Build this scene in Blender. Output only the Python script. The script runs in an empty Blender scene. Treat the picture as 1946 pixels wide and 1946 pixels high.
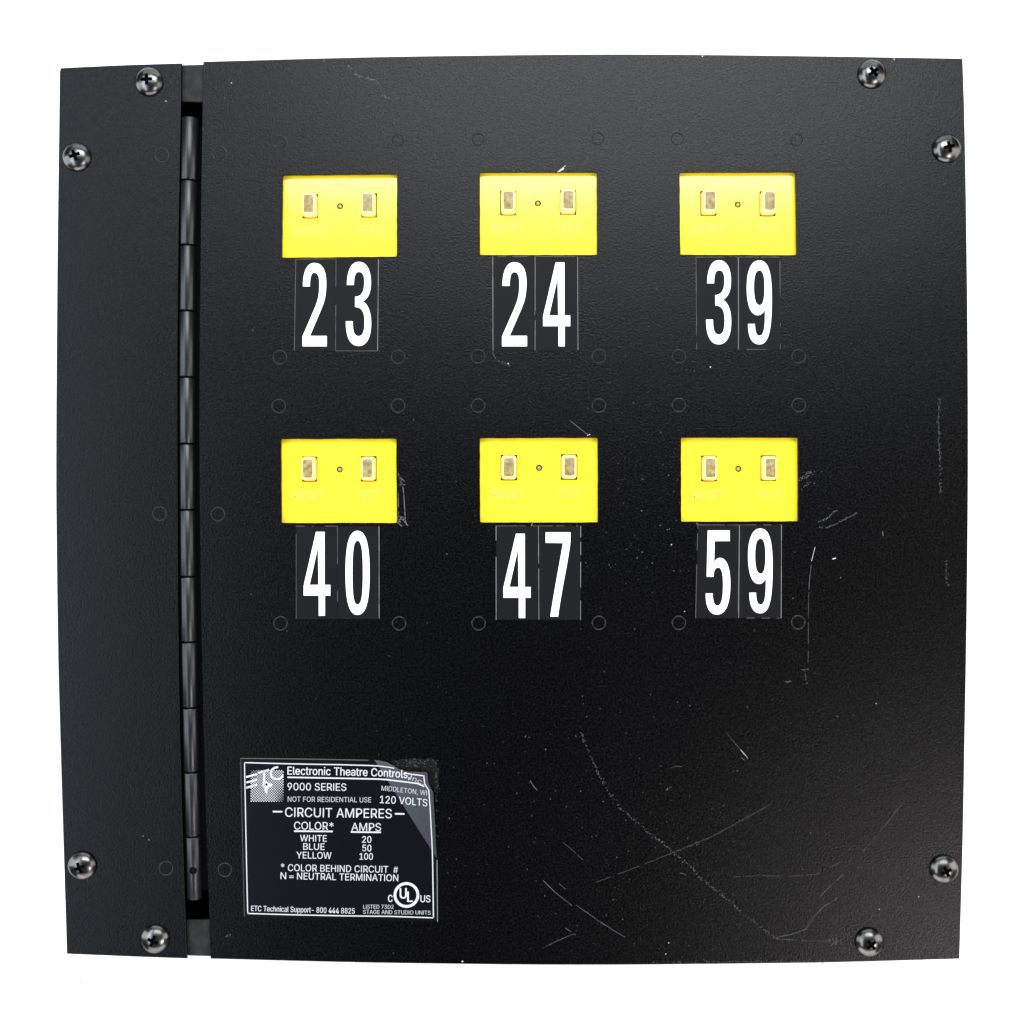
import bpy, bmesh, math, random
from mathutils import Vector, Matrix
random.seed(7)
SC = bpy.context.scene
COL = SC.collection
R = math.radians

# ------------------------------------------------------------------ scale
P = 0.00021          # metres per photograph pixel on the front face of the box
D = 0.47             # camera distance from the front face
ZF = 0.060           # height of the front face above the white surface

def W(px, py, h=0.0):
    """photo measurement -> point at height h above the front face"""
    k = (D - h) / D
    return Vector(((px - 973) * P * k, (973 - py) * P * k, ZF + h))

# ------------------------------------------------------------------ camera
cam = bpy.data.cameras.new('camera')
cam.sensor_width = 36
cam.lens = 36 * D / (1946 * P)
cam.clip_start = 0.01
cam.clip_end = 50
camo = bpy.data.objects.new('camera', cam)
COL.objects.link(camo)
camo.location = (0, 0, ZF + D)
SC.camera = camo

# ------------------------------------------------------------------ world and lamps
w = bpy.data.worlds.new('World')
SC.world = w
w.use_nodes = True
bg = w.node_tree.nodes['Background']
bg.inputs[0].default_value = (0.9, 0.95, 1.0, 1)
bg.inputs[1].default_value = 0.02

def lamp(name, loc, size, radiance, color, flat=False):
    l = bpy.data.lights.new(name, 'AREA')
    l.shape = 'RECTANGLE'
    l.size, l.size_y = size
    l.energy = radiance * math.pi * size[0] * size[1]
    l.color = color
    o = bpy.data.objects.new(name, l)
    COL.objects.link(o)
    o.location = loc
    if not flat: o.rotation_euler = (Vector((0, 0, ZF)) - Vector(loc)).to_track_quat('-Z', 'Y').to_euler()
    return o

# broad soft lights overhead, away from the dark space right above the camera
lamp('softbox_top', (0.22, 0.93, 1.50), (1.25, 0.82), 11.6, (0.91, 0.965, 1.0), flat=True)
lamp('softbox_corner', (0.98, -0.94, 1.50), (0.62, 0.62), 17.0, (1.0, 0.93, 0.93), flat=True)
lamp('softbox_side', (-1.02, 0.10, 1.50), (0.60, 2.5), 5.6, (0.76, 0.85, 1.0), flat=True)
# low fill lamps added around the table to brighten the white surface
lamp('fill_lamp_left', (-1.30, 0.0, 0.45), (0.75, 1.8), 3.2, (0.93, 0.97, 1.0))
lamp('fill_lamp_right', (1.30, 0.0, 0.45), (0.75, 1.8), 3.2, (1.0, 0.97, 0.93))
lamp('fill_lamp_far', (0.0, 1.35, 0.45), (1.8, 0.75), 1.8, (1.0, 1.0, 1.0))
lamp('fill_lamp_near', (0.0, -1.35, 0.45), (1.8, 0.75), 3.6, (1.0, 0.98, 0.96))

SC.view_settings.view_transform = 'Standard'
SC.view_settings.look = 'None'
SC.view_settings.exposure = 0.30
SC.view_settings.gamma = 1
SC.cycles.max_bounces = 6

# ------------------------------------------------------------------ materials
def mat(name, col, rough=0.5, metal=0.0, spec=0.5, var=None, bump=None, rvar=None):
    m = bpy.data.materials.new(name)
    m.use_nodes = True
    nt = m.node_tree
    b = nt.nodes['Principled BSDF']
    b.inputs['Base Color'].default_value = (*col, 1)
    b.inputs['Roughness'].default_value = rough
    b.inputs['Metallic'].default_value = metal
    b.inputs['Specular IOR Level'].default_value = spec
    tc = nt.nodes.new('ShaderNodeTexCoord')
    def noise(scale, detail=3, rg=0.55):
        n = nt.nodes.new('ShaderNodeTexNoise')
        n.inputs['Scale'].default_value = scale
        n.inputs['Detail'].default_value = detail
        n.inputs['Roughness'].default_value = rg
        nt.links.new(tc.outputs['Object'], n.inputs['Vector'])
        return n
    if var:                       # (scale, colour2, low, high)
        n = noise(var[0])
        r = nt.nodes.new('ShaderNodeMapRange')
        r.inputs['From Min'].default_value = var[2]
        r.inputs['From Max'].default_value = var[3]
        nt.links.new(n.outputs['Fac'], r.inputs['Value'])
        mx = nt.nodes.new('ShaderNodeMix')
        mx.data_type = 'RGBA'
        mx.inputs['A'].default_value = (*col, 1)
        mx.inputs['B'].default_value = (*var[1], 1)
        nt.links.new(r.outputs['Result'], mx.inputs['Factor'])
        nt.links.new(mx.outputs['Result'], b.inputs['Base Color'])
    if rvar:                      # (scale, rough low, rough high)
        n = noise(rvar[0], 4)
        r = nt.nodes.new('ShaderNodeMapRange')
        r.inputs['From Min'].default_value = 0.3
        r.inputs['From Max'].default_value = 0.7
        r.inputs['To Min'].default_value = rvar[1]
        r.inputs['To Max'].default_value = rvar[2]
        nt.links.new(n.outputs['Fac'], r.inputs['Value'])
        nt.links.new(r.outputs['Result'], b.inputs['Roughness'])
    if bump:                      # list of (scale, distance)
        prev = None
        for sc_, dist in bump:
            n = noise(sc_, 2, 0.5)
            bp = nt.nodes.new('ShaderNodeBump')
            bp.inputs['Strength'].default_value = 1.0
            bp.inputs['Distance'].default_value = dist
            nt.links.new(n.outputs['Fac'], bp.inputs['Height'])
            if prev: nt.links.new(prev.outputs['Normal'], bp.inputs['Normal'])
            prev = bp
        nt.links.new(prev.outputs['Normal'], b.inputs['Normal'])
    return m

M = {}
M['paint'] = mat('black_powder_coat', (0.0004, 0.0004, 0.0006), 0.28, spec=0.13, var=(1500, (0.0045, 0.0045, 0.0049), 0.60, 0.80),
                 bump=[(1500, 0.000125), (420, 0.00002)], rvar=(1100, 0.20, 0.34))
M['stud'] = mat('black_powder_coat_ring', (0.006, 0.006, 0.0065), 0.28, spec=0.3, bump=[(1350, 0.00008)])
M['inside'] = mat('matt_black_interior', (0.002, 0.002, 0.002), 0.8, spec=0.1)
M['flange'] = mat('dusty_grey_black_flange', (0.004, 0.004, 0.0045), 0.6, spec=0.2, var=(260, (0.018, 0.0175, 0.0165), 0.42, 0.75), bump=[(700, 0.0001)])
M['hinge'] = mat('worn_black_hinge', (0.004, 0.004, 0.005), 0.36, spec=0.42, bump=[(900, 0.00004)], rvar=(120, 0.31, 0.38))
M['yellow'] = mat('yellow_plastic', (0.95, 0.69, 0.030), 0.13, spec=0.5, bump=[(55, 0.00003)])
M['emboss'] = mat('pale_embossed_letters', (0.95, 0.83, 0.085), 0.45)
M['cream'] = mat('cream_button', (0.86, 0.64, 0.30), 0.3, var=(500, (0.74, 0.50, 0.18), 0.45, 0.7))
M['taupe'] = mat('taupe_button_face', (0.15, 0.108, 0.036), 0.42, spec=0.3, var=(600, (0.33, 0.245, 0.095), 0.35, 0.7), bump=[(1600, 0.00005)])  # grey-brown flat top face, darker than the cream sides
M['lens'] = mat('indicator_lens', (0.28, 0.22, 0.10), 0.08, spec=0.9)
M['dark'] = mat('dark_brown_slot', (0.02, 0.010, 0.003), 0.6)
M['sticker'] = mat('black_vinyl', (0.0060, 0.0060, 0.0066), 0.42, spec=0.06, bump=[(1500, 0.00003)])
M['label'] = mat('black_foil_label', (0.0022, 0.0022, 0.0036), 0.22, spec=0.34, bump=[(1300, 0.00002)])
M['ink'] = mat('white_print', (0.85, 0.85, 0.85), 0.5)
M['ink_thin'] = mat('thin_white_print', (0.30, 0.30, 0.31), 0.5)
M['ink_label'] = mat('label_white_print', (0.42, 0.42, 0.43), 0.45)
M['edge'] = mat('sticker_edge', (0.035, 0.035, 0.035), 0.6)
M['edge_bright'] = mat('bright_sticker_edge', (0.13, 0.13, 0.13), 0.6)
M['screw'] = mat('black_oxide_steel', (0.105, 0.103, 0.10), 0.26, metal=1.0, var=(330, (0.065, 0.064, 0.062), 0.4, 0.7), rvar=(300, 0.19, 0.31), bump=[(500, 0.00002)])
M['recess_shade'] = mat('shaded_recess', (0.002, 0.002, 0.002), 0.8, spec=0.05)  # same steel; near-black colour paints in the shade of the deep cross recess
M['faint'] = mat('faint_scuff', (0.022, 0.022, 0.023), 0.7)
M['mid'] = mat('grey_scratch', (0.060, 0.060, 0.063), 0.7)
M['bright'] = mat('bare_metal_nick', (0.45, 0.45, 0.46), 0.5)
M['residue'] = mat('brown_glue_residue', (0.0010, 0.0010, 0.0009), 0.5, spec=0.14, var=(900, (0.020, 0.018, 0.012), 0.54, 0.82), bump=[(800, 0.0002)])
M['white'] = mat('white_paper', (0.88, 0.88, 0.88), 0.6, spec=0.2, bump=[(900, 0.00003)])
M['fleck'] = mat('grey_speck', (0.25, 0.24, 0.24), 0.8)

# ------------------------------------------------------------------ helpers
def link(name, me, parent=None, mats=None, loc=None, label=None, kind=None):
    o = bpy.data.objects.new(name, me)
    COL.objects.link(o)
    if mats is not None and me is not None and len(me.materials) == 0:
        for m in (mats if isinstance(mats, (list, tuple)) else [mats]):
            me.materials.append(M[m])
    if parent: o.parent = parent
    if loc is not None: o.location = loc
    if label: o['label'] = label
    if kind: o['kind'] = kind
    return o

def from_bm(name, bm, mats, parent=None, loc=None, smooth=None, **k):
    if smooth is not None:
        bm.normal_update()
        for f in bm.faces: f.smooth = True
        for e in bm.edges:
            e.smooth = not (len(e.link_faces) == 2 and e.calc_face_angle(0) > R(smooth))
    me = bpy.data.meshes.new(name)
    bm.to_mesh(me); bm.free()
    return link(name, me, parent, mats, loc, **k)

def catmull(pts, n=10):
    out = []
    L = len(pts)
    for i in range(L - 1):
        p0 = Vector(pts[max(i - 1, 0)]); p1 = Vector(pts[i]); p2 = Vector(pts[i + 1]); p3 = Vector(pts[min(i + 2, L - 1)])
        for k in range(n):
            t = k / n
            out.append(0.5 * ((2 * p1) + (-p0 + p2) * t + (2 * p0 - 5 * p1 + 4 * p2 - p3) * t * t + (-p0 + 3 * p1 - 3 * p2 + p3) * t ** 3))
    out.append(Vector(pts[-1]))
    return out

def fill_mesh(name, loops, thick=0.0, bevel=0.0, z=0.0):
    """planar outline(s) with holes -> mesh; loops are lists of world xy; top face ends at z"""
    cu = bpy.data.curves.new(name, 'CURVE')
    cu.dimensions = '2D'
    cu.fill_mode = 'BOTH'
    for lp in loops:
        sp = cu.splines.new('POLY')
        sp.points.add(len(lp) - 1)
        for q, p in zip(sp.points, lp): q.co = (p[0], p[1], 0, 1)
        sp.use_cyclic_u = True
    if thick:
        cu.extrude = thick / 2 - bevel
        cu.bevel_depth = bevel
        cu.bevel_resolution = 1 if bevel else 0
        cu.offset = -bevel
    tmp = bpy.data.objects.new('tmp', cu)
    COL.objects.link(tmp)
    dg = bpy.context.evaluated_depsgraph_get()
    me = bpy.data.meshes.new_from_object(tmp.evaluated_get(dg))
    bpy.data.objects.remove(tmp)
    bpy.data.curves.remove(cu)
    me.name = name
    for v in me.vertices: v.co.z += z - thick / 2
    me.materials.clear()
    return me

def boolean(me, cutter):
    a = bpy.data.objects.new('a', me); b = bpy.data.objects.new('b', cutter)
    COL.objects.link(a); COL.objects.link(b)
    md = a.modifiers.new('x', 'BOOLEAN'); md.object = b; md.operation = 'DIFFERENCE'; md.solver = 'EXACT'
    dg = bpy.context.evaluated_depsgraph_get()
    out = bpy.data.meshes.new_from_object(a.evaluated_get(dg))
    bpy.data.objects.remove(a); bpy.data.objects.remove(b)
    return out

def sharpen(me, ang=35):
    bm = bmesh.new(); bm.from_mesh(me)
    bmesh.ops.remove_doubles(bm, verts=bm.verts, dist=1e-7)
    for f in bm.faces: f.smooth = True
    for e in bm.edges:
        e.smooth = not (len(e.link_faces) == 2 and e.calc_face_angle(0) > R(ang))
    bm.to_mesh(me); bm.free()

def lathe(bm, prof, n=40, cx=0, cy=0, cz=0):
    rings = []
    for r, z in prof:
        if r <= 1e-9: rings.append([bm.verts.new((cx, cy, cz + z))])
        else: rings.append([bm.verts.new((cx + r * math.cos(2 * math.pi * i / n), cy + r * math.sin(2 * math.pi * i / n), cz + z)) for i in range(n)])
    for a, b in zip(rings, rings[1:]):
        for i in range(n):
            j = (i + 1) % n
            if len(a) == 1 and len(b) == 1: continue
            if len(a) == 1: bm.faces.new((a[0], b[i], b[j]))
            elif len(b) == 1: bm.faces.new((a[j], a[i], b[0]))
            else: bm.faces.new((a[i], b[i], b[j], a[j]))

def box(bm, lo, hi):
    v = [bm.verts.new((x, y, z)) for x in (lo[0], hi[0]) for y in (lo[1], hi[1]) for z in (lo[2], hi[2])]
    for f in ((0, 1, 3, 2), (4, 6, 7, 5), (0, 4, 5, 1), (2, 3, 7, 6), (0, 2, 6, 4), (1, 5, 7, 3)):
        bm.faces.new([v[i] for i in f])

def xy(pts, h=0.0): return [W(p[0], p[1], h).xy for p in pts]

# ------------------------------------------------------------------ the white surface
bm = bmesh.new()
vs = [bm.verts.new(p) for p in ((-1.6, -1.6, 0), (1.6, -1.6, 0), (1.6, 1.6, 0), (-1.6, 1.6, 0))]
bm.faces.new(vs)
from_bm('table_surface', bm, 'white', kind='structure', label='plain bright white surface under the box')

# ------------------------------------------------------------------ the box
root = bpy.data.objects.new('electrical_distribution_box', None)
COL.objects.link(root)
root['label'] = 'black metal circuit distribution box with six yellow outlet covers and a hinged door'
root['category'] = 'electrical box'
root.empty_display_size = 0.05

# housing: an open tray, wall by wall
x0, y0 = W(132, 1802, 0).xy
x1, y1 = W(1816, 140, 0).xy
t = 0.0015
zt = ZF - 0.0018
bm = bmesh.new()
box(bm, (x0, y0, 0.0), (x1, y1, t))
box(bm, (x0, y0, t), (x0 + t, y1, zt - t))
box(bm, (x1 - t, y0, t), (x1, y1, zt - t))
box(bm, (x0 + t, y0, t), (x1 - t, y0 + t, zt - t))
box(bm, (x0 + t, y1 - t, t), (x1 - t, y1, zt - t))
from_bm('housing', bm, 'inside', root)

# ------------------------------------------------------------------ outlines of the two front sheets
strip_top = [(115.5, 129), (230, 123.6), (345.3, 120)]
strip_right = [(345.3, 120), (344.2, 200), (340.5, 400), (338, 600), (337.2, 800), (337.8, 1000), (339.2, 1200), (342.5, 1400), (349, 1640), (355.6, 1821.7)]
strip_bottom = [(355.6, 1821.7), (240, 1817.6), (126.8, 1813)]
strip_left = [(126.8, 1813), (120.3, 1600), (115.2, 1432), (110.3, 1250), (107.2, 1020), (106.5, 850), (108.6, 520), (112, 240), (113.2, 136)]
door_top = [(386, 117), (620, 110.4), (760, 107.3), (950, 104.7), (1110, 103.3), (1250, 103.4), (1400, 104.7), (1600, 107.3), (1829.5, 111)]
door_right = [(1829.5, 111), (1833, 220), (1836.3, 400), (1839.3, 650), (1840, 850), (1839.3, 1000), (1837, 1200), (1833.5, 1400), (1829.8, 1600), (1823.6, 1822.3)]
door_bottom = [(1823.6, 1822.3), (1600, 1828.5), (1450, 1830.9), (1210, 1833.3), (1050, 1833.5), (900, 1832.3), (660, 1828.7), (400, 1822)]
door_left = [(400, 1822), (394, 1640), (387, 1400), (383, 1200), (380, 1000), (378.8, 800), (379.8, 600), (381.7, 400), (384.4, 200), (386, 117)]
def loop(*sides):
    out = []
    for s in sides:
        c = catmull(s, 8)
        out += c[:-1]
    return out

HF = -0.0018
for where, out_ in (('top', [(124, 136), (230, 129), (346, 123.4), (390, 122.2), (620, 116), (950, 110), (1250, 109), (1600, 113), (1820, 117), (1820, 193), (124, 193.5)]),
                    ('bottom', [(134, 1748), (1816, 1748), (1816, 1816), (1450, 1824), (1050, 1827), (660, 1822), (396, 1817.5), (346, 1816), (134, 1806)])):
    link('flange', fill_mesh('flange', [xy(out_, HF)], 0.0015, 0.00025, ZF + HF), root, 'flange', label='dusty dark grey flange showing at the %s end of the hinge gap' % where)

covers = {  # door openings, clockwise from top left
    '23': [(537.3, 332.7), (754.4, 330.6), (753.8, 487.2), (535.6, 489.2)],
    '24': [(912.1, 327.3), (1134.4, 326.9), (1134.6, 483.9), (912.1, 484.2)],
    '39': [(1291.8, 327.3), (1512.0, 326.5), (1513.8, 484.3), (1293.1, 483.6)],
    '40': [(533.9, 834.4), (753, 833.7), (753.8, 993.6), (534.8, 993.6)],
    '47': [(912.1, 832.7), (1135.9, 832.1), (1136.1, 992.5), (912.5, 992.7)],
    '59': [(1294.4, 831.9), (1516.6, 831.9), (1516.8, 990.5), (1294.8, 991.1)],
}
def wobbly(q, amp=0.35):
    out = []
    for i in range(4):
        a, b = Vector(q[i]), Vector(q[(i + 1) % 4])
        d = (b - a); n = Vector((-d.y, d.x)).normalized()
        m = 14
        for k in range(m):
            t_ = k / m
            # small corner radius
            p = a + d * (t_ if k else 0.008)
            out.append(p + n * (random.uniform(-amp, amp) if k else 0))
        out.append(b - d * 0.008)
    return out
TH = 0.0015
side_cover = link('side_cover', fill_mesh('side_cover', [xy(loop(strip_top, strip_right, strip_bottom, strip_left) + [(113.2, 136)])], TH, 0.0002, ZF), root, 'paint')
door = link('door', fill_mesh('door', [xy(loop(door_top, door_right, door_bottom, door_left))] + [xy(wobbly(q)) for q in covers.values()], TH, 0.00018, ZF), root, 'paint')

# weld studs: shallow raised rings in the paint
bm = bmesh.new()
mm = 0.001
lathe(bm, [(2.46 * mm, -.02 * mm), (2.58 * mm, .10 * mm), (2.68 * mm, .155 * mm), (2.78 * mm, .10 * mm), (2.90 * mm, -.02 * mm)], 40)
bmesh.ops.recalc_face_normals(bm, faces=bm.faces)
k_ = len(bm.faces)
lathe(bm, [(2.20 * mm, .012 * mm), (2.49 * mm, .010 * mm)], 40)    # flat black band, paints in the dark shading inside the ring
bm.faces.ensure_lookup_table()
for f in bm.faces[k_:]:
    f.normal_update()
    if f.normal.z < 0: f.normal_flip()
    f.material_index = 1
for f in bm.faces: f.smooth = True
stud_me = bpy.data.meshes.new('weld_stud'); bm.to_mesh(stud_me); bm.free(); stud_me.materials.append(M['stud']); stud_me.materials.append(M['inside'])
F = 1.00725
studs = [(529, 269), (751, 265), (902, 263), (1128, 262), (1278, 262), (1503, 264), (414, 289),
         (528, 674), (751, 673), (902, 672), (1130, 672), (1281, 672), (1507, 672),
         (526, 766), (751, 765), (902, 765), (1130, 765), (1281, 764), (1507, 764),
         (529, 1176), (753, 1176), (903, 1176), (1130, 1175), (1281, 1175), (1506, 1174), (411, 970), (424, 1641)]
for x, y in studs:
    link('weld_stud', stud_me, door, loc=W(x * F, y * F)).rotation_euler.z = random.uniform(0, 6)
for x, y in [(305, 292), (301, 969), (313, 1638)]:
    link('weld_stud', stud_me, side_cover, loc=W(x * F, y * F))

# ------------------------------------------------------------------ hinge
ks = [(226, 345.6, 377.5), (344.9, 344.3, 374.8), (467.5, 342.8, 371.8), (592, 341.8, 370.6), (717.6, 341.2, 370.4), (843.9, 341.6, 370.6),
      (969, 342.2, 370.8), (1095.6, 343.4, 372), (1219.5, 345, 374.3), (1344, 347.4, 375.8), (1466, 350.2, 378.2), (1588, 353.6, 381), (1706.7, 356.6, 384.2)]
hb = bmesh.new()
pin = []
for y, a, b in ks: pin.append(W((a + b) / 2, y, -0.0018))
def tube(bm, p, q, r0, r1, n=28, bev=0.0003):
    d = (q - p); L = d.length; d.normalize()
    m = d.to_track_quat('Z', 'X').to_matrix()
    prof = [(0, 0), (r0 * .82, 0), (r0 - bev * .35, bev * .3), (r0, bev), (r1, L - bev), (r1 - bev * .35, L - bev * .3), (r1 * .82, L), (0, L)]
    b2 = bmesh.new(); lathe(b2, prof, n)
    for v in b2.verts: v.co = m @ v.co + p
    me = bpy.data.meshes.new('t'); b2.to_mesh(me); b2.free(); bm.from_mesh(me); bpy.data.meshes.remove(me)
for a, b in zip(pin, pin[1:]): tube(hb, a, b, 0.0019, 0.0019, 16)
box(hb, (W(352, 0).x, W(0, 1700).y, ZF - .0072), (W(402, 0).x, W(0, 232).y, ZF - .0062))
box(hb, (W(322, 0).x, W(0, 1700).y, ZF - .0064), (W(351.5, 0).x, W(0, 232).y, ZF - .0054))
bmesh.ops.recalc_face_normals(hb, faces=hb.faces)
hinge = from_bm('hinge', hb, 'inside', root)
for i, ((ya, a0, b0), (yb, a1, b1)) in enumerate(zip(ks, ks[1:])):
    r0 = (b0 - a0) / 2 * P; r1 = (b1 - a1) / 2 * P
    p, q = pin[i], pin[i + 1]
    d = (q - p).normalized()
    g = 0.00032
    bm = bmesh.new()
    base = p + d * g * (1 if i else 0)
    tube(bm, base, q - d * g * (1 if i < 11 else 0), r0, r1)
    bmesh.ops.recalc_face_normals(bm, faces=bm.faces)
    me = bpy.data.meshes.new('knuckle'); bm.to_mesh(me); bm.free()
    lab = None
    if i == 11:
        b2 = bmesh.new()
        c = W(368, 1653, 0)
        lathe(b2, [(0, -.002), (.00135, -.002), (.0016, .0035), (0, .0035)], 24, c.x, c.y, ZF)
        bmesh.ops.recalc_face_normals(b2, faces=b2.faces)
        cm = bpy.data.meshes.new('c'); b2.to_mesh(cm); b2.free()
        me = boolean(me, cm)
        lab = 'lowest hinge knuckle with a small drilled hole'
    sharpen(me, 50)
    me.materials.clear()
    link('knuckle', me, hinge, 'hinge', label=lab)

# ------------------------------------------------------------------ screws
SR, SH = 0.00565, 0.0032
prof = [(0, SH)]
for k in range(1, 15):
    a = k / 14
    r = SR * a
    z = SH - (SH - .0007) * (1 - math.sqrt(max(0, 1 - (a * .94) ** 2))) / (1 - math.sqrt(1 - .94 ** 2))
    prof.append((r, z))
prof += [(SR + .00008, .0004), (SR - .0001, 0.00005), (0, 0.00005)]
bm = bmesh.new(); lathe(bm, prof, 56); bmesh.ops.recalc_face_normals(bm, faces=bm.faces)
me = bpy.data.meshes.new('screw'); bm.to_mesh(me); bm.free()
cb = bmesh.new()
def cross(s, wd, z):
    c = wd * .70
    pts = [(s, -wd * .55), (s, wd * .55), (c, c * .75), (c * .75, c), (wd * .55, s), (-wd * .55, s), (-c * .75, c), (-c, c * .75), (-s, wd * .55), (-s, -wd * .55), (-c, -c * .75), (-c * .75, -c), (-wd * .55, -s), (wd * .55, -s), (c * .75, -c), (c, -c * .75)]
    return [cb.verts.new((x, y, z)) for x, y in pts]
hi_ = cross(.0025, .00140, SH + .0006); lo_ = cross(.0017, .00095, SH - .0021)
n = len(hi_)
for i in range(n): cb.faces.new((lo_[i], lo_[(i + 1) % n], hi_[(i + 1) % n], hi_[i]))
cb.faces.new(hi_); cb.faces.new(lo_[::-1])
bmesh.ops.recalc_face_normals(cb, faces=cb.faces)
cm = bpy.data.meshes.new('c'); cb.to_mesh(cm); cb.free(); cm.materials.append(M['recess_shade']); me.materials.append(M['screw'])
screw_me = boolean(me, cm); sharpen(screw_me, 38); screw_me.materials.clear(); screw_me.materials.append(M['screw']); screw_me.materials.append(M['recess_shade'])
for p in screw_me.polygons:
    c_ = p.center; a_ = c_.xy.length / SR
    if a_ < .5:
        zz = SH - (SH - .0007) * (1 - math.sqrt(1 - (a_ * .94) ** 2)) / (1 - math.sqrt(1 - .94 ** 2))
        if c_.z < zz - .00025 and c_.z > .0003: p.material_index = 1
for x, y, rot in [(282.6, 155, 3), (145.7, 298, 20), (155.5, 1645.5, 22), (293.8, 1784.5, -22), (1657, 140.5, 38), (1799.5, 282, 12), (1794.5, 1652.4, 25), (1652.5, 1791, 40)]:
    o = link('screw', screw_me, root, loc=W(x, y, 0.0004) - Vector((0, 0, .0004)))
    o.rotation_euler = (R(random.uniform(-1.5, 1.5)), R(random.uniform(-1.5, 1.5)), R(rot))

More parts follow.
